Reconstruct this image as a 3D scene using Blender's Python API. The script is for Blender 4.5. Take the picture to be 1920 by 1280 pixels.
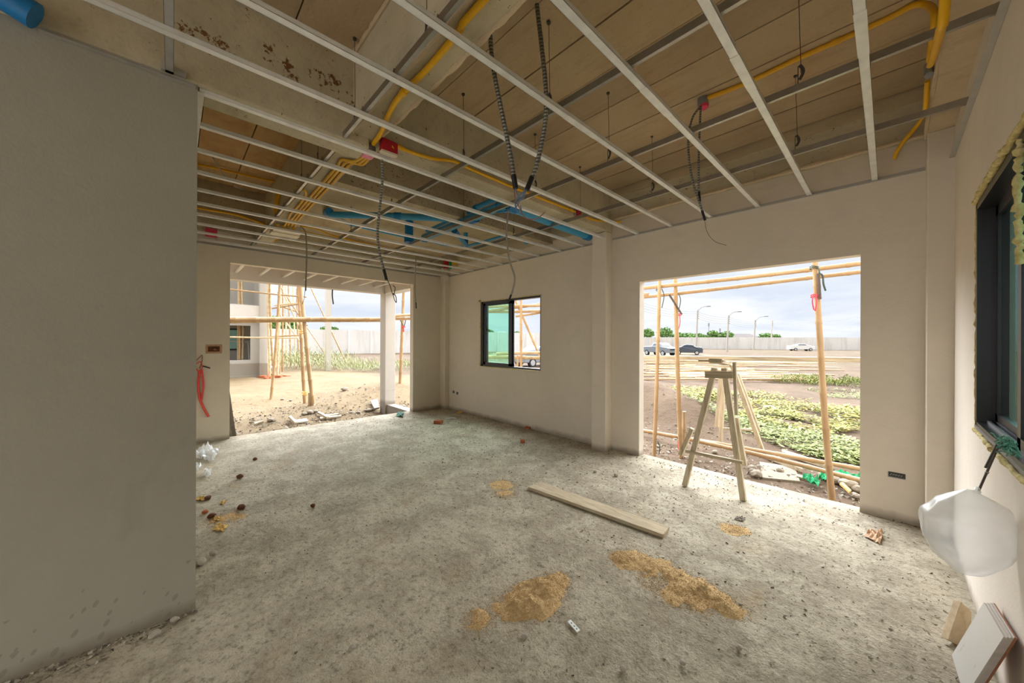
import bpy, bmesh, math, random
from mathutils import Vector, Matrix, noise as mnoise
random.seed(7)
for o in list(bpy.data.objects): bpy.data.objects.remove(o)
S = bpy.context.scene
COL = S.collection
PI = math.pi

# ------------------------------------------------------------------ camera
FPX, YAW, HY, ROLL, CAMH = 670.57, 0.81174, 637.63, 0.003805, 1.36
FW = Vector((-math.sin(YAW), math.cos(YAW), 0)); RT = Vector((math.cos(YAW), math.sin(YAW), 0)); UP = Vector((0, 0, 1))
CAM = Vector((0, 0, CAMH))
cam = bpy.data.cameras.new('camera'); camo = bpy.data.objects.new('camera', cam); COL.objects.link(camo)
cam.sensor_width = 36; cam.lens = FPX / 1920 * 36; cam.shift_y = -(640 - HY) / 1920
cam.clip_start = 0.03; cam.clip_end = 600
_c, _s = math.cos(ROLL), math.sin(ROLL)
_R = RT * _c + UP * _s; _U = UP * _c - RT * _s
M = Matrix.Identity(4)
for i in range(3):
    M[i][0] = _R[i]; M[i][1] = _U[i]; M[i][2] = -FW[i]; M[i][3] = CAM[i]
camo.matrix_world = M
S.camera = camo

def ray(px, py):
    dx, dy = px - 960, py - HY
    u = _c * dx + _s * dy; v = -_s * dx + _c * dy
    return FW * FPX + RT * u - UP * v
def P(px, py, ax, val):                      # measured point on a known plane of the place
    d = ray(px, py); i = 'xyz'.index(ax)
    return CAM + d * ((val - CAM[i]) / d[i])
def D(px, py, dep):                          # measured point at a known distance
    return CAM + ray(px, py) * (dep / FPX)
def dep(p): return (Vector(p) - CAM).dot(FW)

# ------------------------------------------------------------------ light
S.view_settings.view_transform = 'Standard'; S.view_settings.look = 'None'
S.view_settings.gamma = 1.0; S.view_settings.use_curve_mapping = False
S.view_settings.exposure = 0.45

def srgb(r, g, b):
    f = lambda c: (c / 255 / 12.92) if c <= 10 else ((c / 255 + 0.055) / 1.055) ** 2.4
    return (f(r), f(g), f(b), 1)

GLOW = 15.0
W = bpy.data.worlds.new('sky'); S.world = W; W.use_nodes = True
nt = W.node_tree; nt.nodes.clear()
def wn(t, **k):
    n = nt.nodes.new(t)
    for a, b in k.items(): setattr(n, a, b)
    return n
L = nt.links.new
tc = wn('ShaderNodeTexCoord'); sep = wn('ShaderNodeSeparateXYZ'); L(tc.outputs['Generated'], sep.inputs[0])
zc = wn('ShaderNodeMath', operation='MAXIMUM'); L(sep.outputs['Z'], zc.inputs[0]); zc.inputs[1].default_value = 0.0
za = wn('ShaderNodeMath', operation='ADD'); L(zc.outputs[0], za.inputs[0]); za.inputs[1].default_value = 0.12
dv = wn('ShaderNodeVectorMath', operation='SCALE'); L(tc.outputs['Generated'], dv.inputs[0])
iv = wn('ShaderNodeMath', operation='DIVIDE'); iv.inputs[0].default_value = 1.0; L(za.outputs[0], iv.inputs[1]); L(iv.outputs[0], dv.inputs['Scale'])
n1 = wn('ShaderNodeTexNoise'); n1.inputs['Scale'].default_value = 0.55; n1.inputs['Detail'].default_value = 8; n1.inputs['Roughness'].default_value = 0.58
n1.inputs['Distortion'].default_value = 0.4
L(dv.outputs[0], n1.inputs['Vector'])
cr = wn('ShaderNodeValToRGB'); L(n1.outputs['Fac'], cr.inputs[0])
cr.color_ramp.elements[0].position = 0.38; cr.color_ramp.elements[0].color = srgb(214, 223, 238)
cr.color_ramp.elements[1].position = 0.66; cr.color_ramp.elements[1].color = srgb(247, 248, 250)
el = cr.color_ramp.elements.new(0.52); el.color = srgb(232, 237, 244)
# an overcast sky is brighter overhead than at the horizon
mr = wn('ShaderNodeMapRange'); L(sep.outputs['Z'], mr.inputs['Value'])
mr.inputs['From Min'].default_value = 0.22; mr.inputs['From Max'].default_value = 0.9
mr.inputs['To Min'].default_value = 0.83; mr.inputs['To Max'].default_value = 1.05
# glow patches added north and west, above the seen sky, to brighten the room
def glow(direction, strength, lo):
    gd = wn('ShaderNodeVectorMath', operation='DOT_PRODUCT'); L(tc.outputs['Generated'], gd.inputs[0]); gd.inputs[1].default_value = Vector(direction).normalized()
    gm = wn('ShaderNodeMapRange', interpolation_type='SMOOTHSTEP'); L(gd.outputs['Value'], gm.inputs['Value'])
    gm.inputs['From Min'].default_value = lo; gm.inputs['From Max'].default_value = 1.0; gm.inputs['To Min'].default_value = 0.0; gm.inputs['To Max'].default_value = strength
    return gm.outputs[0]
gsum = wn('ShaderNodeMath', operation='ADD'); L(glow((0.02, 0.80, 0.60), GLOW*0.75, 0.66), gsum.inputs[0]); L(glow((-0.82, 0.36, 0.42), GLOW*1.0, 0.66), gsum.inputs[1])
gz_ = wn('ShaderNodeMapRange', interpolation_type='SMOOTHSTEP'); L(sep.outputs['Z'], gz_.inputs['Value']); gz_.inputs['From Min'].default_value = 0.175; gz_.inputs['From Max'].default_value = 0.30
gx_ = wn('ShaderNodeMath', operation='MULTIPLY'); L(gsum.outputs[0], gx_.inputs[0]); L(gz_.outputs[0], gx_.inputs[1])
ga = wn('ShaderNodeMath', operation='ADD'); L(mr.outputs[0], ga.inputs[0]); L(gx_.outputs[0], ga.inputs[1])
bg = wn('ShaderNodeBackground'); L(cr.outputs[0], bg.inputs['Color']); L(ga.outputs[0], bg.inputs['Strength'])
out = wn('ShaderNodeOutputWorld'); L(bg.outputs[0], out.inputs[0])

sun = bpy.data.lights.new('sun', 'SUN'); sun.energy = 1.3; sun.angle = math.radians(40); sun.color = (1.0, 0.95, 0.86)
suno = bpy.data.objects.new('sun', sun); COL.objects.link(suno)
suno.location = (8, -8, 14); suno.rotation_euler = Vector((-0.5, 0.5, -0.8)).to_track_quat('-Z', 'Y').to_euler()

# fill lamp added behind the camera, out of view, to brighten the room
def area_fill(name, loc, direction, sx, sy, energy, color):
    a = bpy.data.lights.new(name, 'AREA'); a.shape = 'RECTANGLE'; a.size = sx; a.size_y = sy; a.energy = energy; a.color = color
    o = bpy.data.objects.new(name, a); COL.objects.link(o); o.location = loc
    o.rotation_euler = Vector(direction).to_track_quat('-Z', 'Z').to_euler()
    return o
area_fill('fill_behind', (-1.05, -3.05, 1.4), (0, 1, 0), 2.5, 2.2, 20, (0.97, 0.98, 1.0))

# ------------------------------------------------------------------ mesh helpers
class MB:
    def __init__(s): s.v = []; s.f = []; s.mi = []; s.m = 0
    def quad(s, a, b, c, d):
        n = len(s.v); s.v += [Vector(a), Vector(b), Vector(c), Vector(d)]; s.f.append((n, n+1, n+2, n+3)); s.mi.append(s.m)
    def tri(s, a, b, c):
        n = len(s.v); s.v += [Vector(a), Vector(b), Vector(c)]; s.f.append((n, n+1, n+2)); s.mi.append(s.m)
    def box(s, a, b):
        x0, y0, z0 = a; x1, y1, z1 = b
        s.hexa([(x0,y0,z0),(x1,y0,z0),(x1,y1,z0),(x0,y1,z0),(x0,y0,z1),(x1,y0,z1),(x1,y1,z1),(x0,y1,z1)])
        return s
    def hexa(s, p):
        n = len(s.v); s.v += [Vector(q) for q in p]
        for f in ((3,2,1,0),(4,5,6,7),(0,1,5,4),(1,2,6,5),(2,3,7,6),(3,0,4,7)):
            s.f.append(tuple(n+i for i in f)); s.mi.append(s.m)
        return s
    def beam(s, p0, p1, w, h, up=(0,0,1)):           # rectangular bar from p0 to p1
        p0, p1 = Vector(p0), Vector(p1); d = (p1-p0).normalized(); u = Vector(up)
        if abs(d.dot(u)) > 0.97: u = Vector((0,1,0))
        a = d.cross(u).normalized() * (w/2); b = a.cross(d).normalized() * (h/2)
        s.hexa([p0-a-b, p0+a-b, p0+a+b, p0-a+b, p1-a-b, p1+a-b, p1+a+b, p1-a+b][0:4] + [p1-a-b, p1+a-b, p1+a+b, p1-a+b])
        return s
    def slab(s, c, t):                                # quad c[0..3] thickened by t along its normal
        c = [Vector(q) for q in c]; n = (c[1]-c[0]).cross(c[3]-c[0]).normalized() * t
        s.hexa(c + [q+n for q in c]); return s
    def tube(s, pts, r, seg=8, cap=True):
        pts = [Vector(p) for p in pts]; rs = r if isinstance(r, (list, tuple)) else [r]*len(pts)
        n0 = len(s.v); prev = None
        for i, p in enumerate(pts):
            if i == 0: d = pts[1]-p
            elif i == len(pts)-1: d = p-pts[i-1]
            else: d = (pts[i+1]-p).normalized() + (p-pts[i-1]).normalized()
            if d.length < 1e-9: d = Vector((0,0,1))
            d.normalize()
            if prev is None:
                a = d.orthogonal().normalized()
            else:
                a = prev - d*prev.dot(d)
                a = a.normalized() if a.length > 1e-6 else d.orthogonal().normalized()
            prev = a; b = d.cross(a)
            for k in range(seg):
                t = 2*PI*k/seg
                s.v.append(p + (a*math.cos(t) + b*math.sin(t))*rs[i])
        for i in range(len(pts)-1):
            for k in range(seg):
                k2 = (k+1) % seg
                s.f.append((n0+i*seg+k, n0+i*seg+k2, n0+(i+1)*seg+k2, n0+(i+1)*seg+k)); s.mi.append(s.m)
        if cap:
            s.f.append(tuple(n0+k for k in reversed(range(seg)))); s.mi.append(s.m)
            e = n0+(len(pts)-1)*seg
            s.f.append(tuple(e+k for k in range(seg))); s.mi.append(s.m)
        return s
    def lathe(s, c, prof, seg=16, sx=1, sy=1):        # profile (r,z) about vertical axis at c
        return s.tube([Vector(c)+Vector((0,0,z)) for r, z in prof], [max(r,1e-4) for r, z in prof], seg)
    def build(s, name, mat, parent=None, origin=None, smooth=False, bevel=0):
        me = bpy.data.meshes.new(name)
        if origin is None:
            xs = [p.x for p in s.v]; ys = [p.y for p in s.v]; zs = [p.z for p in s.v]
            origin = Vector(((min(xs)+max(xs))/2, (min(ys)+max(ys))/2, min(zs)))
        origin = Vector(origin)
        me.from_pydata([p-origin for p in s.v], [], s.f)
        mats = mat if isinstance(mat, (list, tuple)) else [mat]
        for m in mats: me.materials.append(m)
        if len(mats) > 1: me.polygons.foreach_set('material_index', s.mi)
        me.validate(); me.update()
        if smooth:
            me.polygons.foreach_set('use_smooth', [True]*len(me.polygons))
            try: me.set_sharp_from_angle(angle=math.radians(50))
            except Exception: pass
        o = bpy.data.objects.new(name, me); COL.objects.link(o)
        if parent is not None:
            o.parent = parent; o.location = origin - ABS[parent.name]
        else: o.location = origin
        ABS[o.name] = origin.copy()
        if bevel:
            b = o.modifiers.new('bevel', 'BEVEL'); b.width = bevel; b.segments = 2; b.limit_method = 'ANGLE'
        return o
ABS = {}
def tag(o, label, cat, group=None, kind=None):
    o['label'] = label; o['category'] = cat
    if group: o['group'] = group
    if kind: o['kind'] = kind
    return o
def struct(o, label=None):
    o['kind'] = 'structure'
    if label: o['label'] = label
    return o
def thing(name, loc, label, cat, group=None):
    o = bpy.data.objects.new(name, None); COL.objects.link(o); o.location = loc; o.empty_display_size = 0.1
    ABS[o.name] = Vector(loc); return tag(o, label, cat, group)
def smooth_path(pts, n=6):
    pts = [Vector(p) for p in pts]; q = [pts[0]*2-pts[1]] + pts + [pts[-1]*2-pts[-2]]; r = []
    for i in range(1, len(q)-2):
        for k in range(n):
            t = k/n; a, b, c, d = q[i-1], q[i], q[i+1], q[i+2]
            r.append(0.5*((2*b) + (c-a)*t + (2*a-5*b+4*c-d)*t*t + (3*b-a-3*c+d)*t**3))
    r.append(pts[-1]); return r
def copy_tree(o, parent=None):
    c = o.copy(); COL.objects.link(c)
    if parent is not None: c.parent = parent
    for ch in list(o.children): copy_tree(ch, c)
    return c
def ordinal(k): return ['first','second','third','fourth','fifth','sixth','seventh','eighth','ninth','tenth','eleventh','twelfth','thirteenth','fourteenth','fifteenth','sixteenth','seventeenth','eighteenth'][k]

# ------------------------------------------------------------------ materials
class NM:
    def __init__(s, name, rough=0.8, metal=0.0, spec=0.3):
        s.m = bpy.data.materials.new(name); s.m.use_nodes = True; s.t = s.m.node_tree
        s.b = s.t.nodes['Principled BSDF']; s.b.inputs['Roughness'].default_value = rough
        s.b.inputs['Metallic'].default_value = metal; s.b.inputs['Specular IOR Level'].default_value = spec
        s.tc = s.t.nodes.new('ShaderNodeTexCoord'); s.co = s.tc.outputs['Object']
        s.geo = s.t.nodes.new('ShaderNodeNewGeometry')
    def n(s, t, **k):
        q = s.t.nodes.new(t)
        for a, b in k.items(): setattr(q, a, b)
        return q
    def l(s, a, b): s.t.links.new(a, b)
    def world(s): s.co = s.geo.outputs['Position']; return s
    def mapped(s, scale, vec=None):
        m = s.n('ShaderNodeMapping'); m.inputs['Scale'].default_value = scale; s.l(vec or s.co, m.inputs['Vector']); return m.outputs[0]
    def noise(s, scale, detail=4, rough=0.55, vec=None, dist=0):
        q = s.n('ShaderNodeTexNoise'); q.inputs['Scale'].default_value = scale; q.inputs['Detail'].default_value = detail
        q.inputs['Roughness'].default_value = rough; q.inputs['Distortion'].default_value = dist
        s.l(vec or s.co, q.inputs['Vector']); return q.outputs['Fac']
    def ramp(s, fac, stops):
        r = s.n('ShaderNodeValToRGB'); s.l(fac, r.inputs[0]); e = r.color_ramp.elements
        while len(e) < len(stops): e.new(0.5)
        for q, (p, c) in zip(e, stops): q.position = p; q.color = c if len(c) == 4 else (*c, 1)
        return r.outputs[0]
    def mask(s, fac, a, b):
        r = s.n('ShaderNodeMapRange'); r.clamp = True; s.l(fac, r.inputs['Value'])
        r.inputs['From Min'].default_value = a; r.inputs['From Max'].default_value = b; return r.outputs[0]
    def mix(s, fac, a, b, mode='MIX'):
        q = s.n('ShaderNodeMix', data_type='RGBA', blend_type=mode)
        if isinstance(fac, (int, float)): q.inputs[0].default_value = fac
        else: s.l(fac, q.inputs[0])
        for i, v in ((6, a), (7, b)):
            if isinstance(v, tuple): q.inputs[i].default_value = v
            else: s.l(v, q.inputs[i])
        return q.outputs[2]
    def math(s, op, a, b=0.0):
        q = s.n('ShaderNodeMath', operation=op)
        for i, v in ((0, a), (1, b)):
            if isinstance(v, (int, float)): q.inputs[i].default_value = v
            else: s.l(v, q.inputs[i])
        return q.outputs[0]
    def color(s, c):
        if isinstance(c, tuple): s.b.inputs['Base Color'].default_value = c
        else: s.l(c, s.b.inputs['Base Color'])
        return s
    def bump(s, h, strength=0.3, distance=0.01):
        b = s.n('ShaderNodeBump'); b.inputs['Strength'].default_value = strength; b.inputs['Distance'].default_value = distance
        s.l(h, b.inputs['Height']); s.l(b.outputs[0], s.b.inputs['Normal']); return s

def simple(name, c, rough=0.6, metal=0.0, spec=0.4, var=0.12, scale=30):
    m = NM(name, rough, metal, spec)
    f = m.noise(scale, 4); d = tuple(v*(1-var) for v in c[:3])+(1,); e = tuple(min(1, v*(1+var)) for v in c[:3])+(1,)
    m.color(m.ramp(f, [(0.3, d), (0.7, e)])); return m.m

def mk_plaster(name, tint, drops=False):
    m = NM(name, 0.92, 0, 0.15).world()
    f = m.noise(1.1, 5, 0.6); g = m.noise(9, 4, 0.6); st = m.noise(2.2, 6, 0.65, dist=0.6)
    base = m.ramp(f, [(0.3, tuple(v*0.94 for v in tint[:3])), (0.7, tuple(v*1.05 for v in tint[:3]))])
    base = m.mix(m.math('MULTIPLY', m.mask(g, 0.45, 0.8), 0.16), base, tuple(v*0.78 for v in tint[:3])+(1,))
    base = m.mix(m.math('MULTIPLY', m.mask(st, 0.6, 0.76), 0.35), base, tuple(v*0.72 for v in tint[:3])+(1,))
    sx = m.n('ShaderNodeSeparateXYZ'); m.l(m.co, sx.inputs[0])
    # trowelled dirt line at the foot of the wall
    z = m.math('ADD', sx.outputs['Z'], m.math('MULTIPLY', m.noise(7, 4), -0.09))
    base = m.mix(m.math('MULTIPLY', m.mask(z, 0.03, -0.03), 0.6), base, srgb(118, 104, 84))
    if drops:
        vo = m.n('ShaderNodeTexVoronoi', voronoi_dimensions='2D'); vo.inputs['Scale'].default_value = 32; vo.inputs['Randomness'].default_value = 1
        cx = m.n('ShaderNodeCombineXYZ'); m.l(m.math('ADD', sx.outputs['Y'], m.math('MULTIPLY', sx.outputs['Z'], -0.35)), cx.inputs[0]); m.l(m.math('MULTIPLY', sx.outputs['Z'], 0.6), cx.inputs[1]); m.l(cx.outputs[0], vo.inputs['Vector'])
        sc = m.n('ShaderNodeSeparateColor'); m.l(vo.outputs['Color'], sc.inputs[0])
        hz = m.mask(sx.outputs['Z'], 0.33, 0.02)
        sel = m.math('LESS_THAN', sc.outputs[0], m.math('MULTIPLY', hz, 0.5))
        dot = m.math('LESS_THAN', vo.outputs['Distance'], m.math('ADD', m.math('MULTIPLY', sc.outputs[1], 0.24), 0.10))
        base = m.mix(m.math('MULTIPLY', m.math('MULTIPLY', sel, dot), 0.42), base, tuple(v*0.5 for v in tint[:3])+(1,))
    m.color(base)
    m.bump(m.math('ADD', m.noise(60, 5, 0.6), m.math('MULTIPLY', m.noise(7, 3), 1.2)), 0.16, 0.012)
    return m.m
PLASTER = mk_plaster('cement_plaster', (0.74, 0.66, 0.55))
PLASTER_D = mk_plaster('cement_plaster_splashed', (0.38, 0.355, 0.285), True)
PLASTER_OUT = mk_plaster('outdoor_render', (0.60, 0.56, 0.50))

def lift(c, k): return tuple(min(0.85, v*k) for v in c[:3])+(1,)
def mk_floor():
    srgb_ = lambda *c: tuple(v*q for v, q in zip(lift(srgb(*c), 1.5), (0.96, 1.0, 1.04)))+(1,) if False else lift((srgb(*c)[0]*0.97, srgb(*c)[1]*1.0, srgb(*c)[2]*1.0), 1.22)
    m = NM('rough_concrete_floor', 0.9, 0, 0.2).world()
    a = m.noise(0.55, 5, 0.6); b = m.noise(3.5, 6, 0.65, dist=0.5); c = m.noise(28, 6, 0.7); d = m.noise(110, 3, 0.7)
    base = m.ramp(a, [(0.3, srgb_(152, 139, 118)), (0.7, srgb_(176, 163, 141))])
    base = m.mix(m.math('MULTIPLY', m.mask(b, 0.46, 0.66), 0.6), base, srgb_(128, 115, 96))
    base = m.mix(m.math('MULTIPLY', m.mask(b, 0.50, 0.33), 0.55), base, srgb_(192, 180, 158))
    base = m.mix(m.math('MULTIPLY', m.mask(c, 0.52, 0.66), 0.7), base, srgb_(104, 94, 78))
    base = m.mix(m.math('MULTIPLY', m.mask(c, 0.44, 0.30), 0.45), base, srgb_(198, 187, 166))
    base = m.mix(m.math('MULTIPLY', m.mask(d, 0.56, 0.68), 0.6), base, srgb_(92, 84, 70))
    e = m.noise(1.4, 4, 0.6, dist=1.0)
    base = m.mix(m.math('MULTIPLY', m.mask(e, 0.58, 0.75), 0.35), base, srgb_(158, 130, 92))
    m.color(base)
    h = m.math('ADD', m.math('MULTIPLY', m.noise(18, 6, 0.7), 1.6), m.math('MULTIPLY', m.noise(75, 4, 0.7), 0.8))
    m.bump(h, 0.75, 0.012); return m.m
FLOOR = mk_floor()

def lift(c, k): return tuple(min(0.85, v*k) for v in c[:3])+(1,)
def mk_conc(name, c0, c1, rust=0.0, island=0.0, orange=0.0, voids=0.0):
    m = NM(name, 0.95, 0, 0.1).world(); c0 = lift(c0, 1.62); c1 = lift(c1, 1.62)
    a = m.noise(1.6, 5, 0.6); b = m.noise(7, 6, 0.65, vec=m.mapped((0.35, 1.6, 1))); c = m.noise(40, 4, 0.65)
    base = m.ramp(a, [(0.32, c0), (0.68, c1)])
    if island:
        r = m.geo.outputs['Random Per Island']
        base = m.mix(island, base, m.ramp(r, [(0.0, tuple(v*0.72 for v in c0[:3])), (0.5, c1[:3]), (1.0, tuple(v*1.15 for v in c1[:3]))]))
    base = m.mix(m.math('MULTIPLY', m.mask(b, 0.5, 0.75), 0.4), base, tuple(v*0.6 for v in c0[:3])+(1,))
    base = m.mix(m.math('MULTIPLY', m.mask(c, 0.56, 0.75), 0.35), base, tuple(v*0.6 for v in c0[:3])+(1,))
    if orange:
        o = m.noise(2.4, 5, 0.6, dist=0.8)
        base = m.mix(m.math('MULTIPLY', m.mask(o, 0.5, 0.72), orange), base, srgb(186, 120, 62))
    if rust:
        w = m.noise(26, 5, 0.7); q = None
        for (px, py, rr) in ((350, 62, 0.10), (400, 82, 0.11), (300, 48, 0.06), (510, 100, 0.09), (540, 130, 0.09), (618, 150, 0.13), (660, 200, 0.08)):
            c = P(px, py, 'x', -2.39); dn = m.n('ShaderNodeVectorMath', operation='DISTANCE'); m.l(m.co, dn.inputs[0]); dn.inputs[1].default_value = c
            g = m.mask(dn.outputs['Value'], rr, rr*0.2); q = g if q is None else m.math('MAXIMUM', q, g)
        k = m.mask(m.math('ADD', w, m.math('MULTIPLY', q, 0.15)), 0.645, 0.675)
        base = m.mix(m.math('MULTIPLY', k, rust), base, srgb(112, 66, 26))
    if voids:
        vo = m.n('ShaderNodeTexVoronoi'); vo.inputs['Scale'].default_value = 34; m.l(m.co, vo.inputs['Vector'])
        k = m.math('MULTIPLY', m.math('LESS_THAN', vo.outputs['Distance'], 0.22), m.mask(m.noise(9, 3), 0.44, 0.58))
        base = m.mix(m.math('MULTIPLY', k, voids), base, srgb(60, 48, 34))
    m.color(base); m.bump(m.math('ADD', m.noise(35, 6, 0.7), m.noise(6, 4)), 0.35, 0.012); return m.m
PLANK = mk_conc('precast_plank', srgb(140, 123, 97), srgb(158, 140, 112), island=0.4, orange=0.12)
PLANK_O = mk_conc('stained_plank', srgb(140, 118, 84), srgb(164, 134, 92), island=0.6, orange=0.5)
BEAM = mk_conc('beam_concrete', srgb(150, 142, 120), srgb(170, 161, 138), rust=0.9, orange=0.10)
BEAM_V = mk_conc('pitted_beam_concrete', srgb(142, 130, 108), srgb(160, 147, 122), voids=0.8)
MORTAR = mk_conc('rough_mortar', srgb(158, 142, 116), srgb(176, 160, 134))
PORCHC = mk_conc('porch_soffit_concrete', srgb(150, 126, 88), srgb(172, 146, 104))
GREYC = mk_conc('grey_slab_concrete', srgb(150, 136, 110), srgb(168, 152, 124))

def mk_metal(name, c, rough, ribs=0):
    m = NM(name, rough, 0.45, 0.5); f = m.noise(14, 3); m.color(m.ramp(f, [(0.3, tuple(v*0.85 for v in c[:3])), (0.7, c[:3])]))
    m.l(m.ramp(m.noise(30, 3), [(0.3, (rough-0.08,)*3), (0.7, (rough+0.1,)*3)]), m.b.inputs['Roughness']); return m.m
GALV = mk_metal('galvanised_steel', (0.90, 0.90, 0.87), 0.42); GALV.node_tree.nodes['Principled BSDF'].inputs['Metallic'].default_value = 0.2
GALV_D = mk_metal('dull_galvanised_steel', (0.52, 0.51, 0.47), 0.5)
CARRIER = mk_metal('carrier_steel', (0.42, 0.40, 0.36), 0.38); CARRIER.node_tree.nodes['Principled BSDF'].inputs['Metallic'].default_value = 0.95
GALV_P = mk_metal('pale_galvanised_angle', (0.72, 0.71, 0.66), 0.55)
DARKSTEEL = mk_metal('dark_spring_steel', (0.10, 0.09, 0.08), 0.5)
YELLOW = simple('yellow_conduit_pvc', srgb(232, 176, 18), 0.4, var=0.06)
YELLOW_P = simple('dusty_yellow_pvc', srgb(230, 180, 62), 0.5, var=0.08)
BLUE = simple('blue_pvc', srgb(62, 152, 196), 0.38, var=0.08)
BLUE_D = simple('deep_blue_pvc', srgb(20, 118, 178), 0.38, var=0.1)
REDBOX = simple('red_box_plastic', srgb(176, 28, 40), 0.5, var=0.1)
PINK = simple('pink_paint', srgb(226, 72, 104), 0.6, var=0.12)
PINKTAPE = simple('pink_tape', srgb(232, 136, 160), 0.6)
WHITEBOX = simple('white_board', srgb(214, 202, 178), 0.6, var=0.04)
GREYPLASTIC = simple('grey_plastic', srgb(140, 140, 138), 0.5)
BLACK = simple('black_tape', srgb(30, 29, 28), 0.5)
WIREBLUE = simple('blue_wire', srgb(96, 132, 176), 0.5); WIREBROWN = simple('brown_wire', srgb(150, 104, 84), 0.5); WIREGREY = simple('grey_wire', srgb(152, 146, 134), 0.6)
FRAME = simple('dark_bronze_aluminium', srgb(44, 42, 42), 0.32, 0.3, 0.5, var=0.1)
FRAME_EDGE = simple('grey_aluminium_edge', srgb(120, 122, 126), 0.4, 0.5)
FOAM = NM('expanding_foam', 0.85); FOAM.color(FOAM.ramp(FOAM.noise(40, 4), [(0.3, srgb(184, 164, 98)), (0.7, srgb(232, 214, 156))])).bump(FOAM.noise(60, 4), 0.5, 0.01); FOAM = FOAM.m
def mk_flex():
    m = NM('corrugated_conduit', 0.45, 0.6, 0.5); sx = m.n('ShaderNodeSeparateXYZ'); m.l(m.geo.outputs['Position'], sx.inputs[0])
    w = m.math('SINE', m.math('MULTIPLY', sx.outputs['Z'], 330.0)); m.color(m.ramp(m.mask(w, -1, 1), [(0.2, srgb(112, 113, 106)), (0.8, srgb(162, 161, 152))]))
    m.bump(w, 0.6, 0.004); return m.m
FLEX = mk_flex()
def mk_bamboo():
    m = NM('bamboo', 0.55, 0, 0.35); f = m.noise(2.0, 4); g = m.noise(16, 5, 0.6, vec=m.mapped((1, 1, 0.2)))
    b = m.ramp(f, [(0.25, srgb(158, 126, 88)), (0.55, srgb(180, 148, 108)), (0.8, srgb(194, 166, 128))])
    m.color(m.mix(m.math('MULTIPLY', m.mask(g, 0.52, 0.75), 0.45), b, srgb(142, 104, 66))); return m.m
BAMBOO = mk_bamboo()
BAMBOO_G = simple('weathered_bamboo', srgb(184, 158, 122), 0.7, var=0.2, scale=6)
BAMBOO_P = simple('pale_bamboo', srgb(214, 190, 150), 0.6, var=0.15, scale=8)
BNODE = simple('bamboo_node_ring', srgb(150, 112, 70), 0.6)
def mk_wood(name, c0, c1, c2, sc=(1, 14, 14)):
    m = NM(name, 0.85, 0, 0.2); f = m.noise(3.2, 6, 0.65, vec=m.mapped(sc), dist=0.4); g = m.noise(5, 4)
    b = m.ramp(f, [(0.28, c0), (0.5, c1), (0.75, c2)]); b = m.mix(m.math('MULTIPLY', m.mask(g, 0.5, 0.72), 0.35), b, srgb(186, 176, 156))
    m.color(b).bump(f, 0.3, 0.006); return m.m
OLDWOOD = mk_wood('weathered_wood', srgb(146, 130, 106), srgb(182, 166, 138), srgb(208, 192, 164), (1, 14, 14))
LEGWOOD = mk_wood('weathered_leg_wood', srgb(158, 142, 116), srgb(196, 180, 152), srgb(218, 204, 176), (14, 14, 1.0))
BOARDWOOD = mk_wood('dusty_board_wood', srgb(156, 138, 112), srgb(186, 168, 138), srgb(206, 190, 160), (2, 18, 18))
PALEWOOD = mk_wood('raw_pine', srgb(186, 162, 128), srgb(208, 186, 152), srgb(222, 202, 172), (10, 3, 10))
BRICK = simple('orange_brick', srgb(176, 98, 62), 0.9, var=0.2)
BROWNLUMP = simple('brown_clod', srgb(98, 58, 36), 0.9, var=0.3)
LUMP = simple('cement_lump', srgb(168, 158, 142), 0.95, var=0.2)
GRIT = NM('cement_grit', 0.95); GRIT.color(GRIT.ramp(GRIT.geo.outputs['Random Per Island'], [(0.0, srgb(88, 80, 68)), (0.55, srgb(140, 130, 114)), (1.0, srgb(188, 178, 160))])); GRIT = GRIT.m
SCRAP = simple('yellow_scrap', srgb(206, 168, 92), 0.8, var=0.25)
CARD = simple('brown_paper', srgb(186, 150, 116), 0.85, var=0.12)
def mk_sand(name, c0, c1):
    m = NM(name, 0.95, 0, 0.1).world(); f = m.noise(60, 5, 0.7); g = m.noise(6, 4)
    b = m.ramp(f, [(0.3, c0), (0.7, c1)]); m.color(m.mix(m.math('MULTIPLY', m.mask(g, 0.5, 0.75), 0.4), b, c0)).bump(f, 0.7, 0.01); return m.m
SAND = mk_sand('yellow_sand', srgb(184, 150, 102), srgb(220, 188, 138))
REDWIRE = simple('coral_red_tube', srgb(236, 84, 76), 0.5)
REDSTRING = simple('pink_red_string', srgb(232, 78, 96), 0.6)
DARKTIE = simple('dark_green_wire', srgb(70, 84, 72), 0.6)
GREENNET = simple('green_net', srgb(104, 146, 126), 0.8, var=0.25, scale=60)
GREENCLOTH = simple('green_cloth', srgb(34, 152, 96), 0.75, var=0.25)
STEELROD = simple('rusty_rod', srgb(92, 78, 68), 0.7)
TILEFACE = NM('white_tile_glaze', 0.3, 0, 0.5); TILEFACE.color(TILEFACE.mix(TILEFACE.math('MULTIPLY', TILEFACE.mask(TILEFACE.noise(14, 5, 0.7), 0.62, 0.72), 0.6), srgb(196, 192, 184), srgb(120, 104, 84))); TILEFACE = TILEFACE.m
TILEBODY = simple('terracotta_tile_edge', srgb(150, 100, 68), 0.85)
TILEGREY = simple('tile_edge', srgb(178, 168, 156), 0.7)

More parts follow.
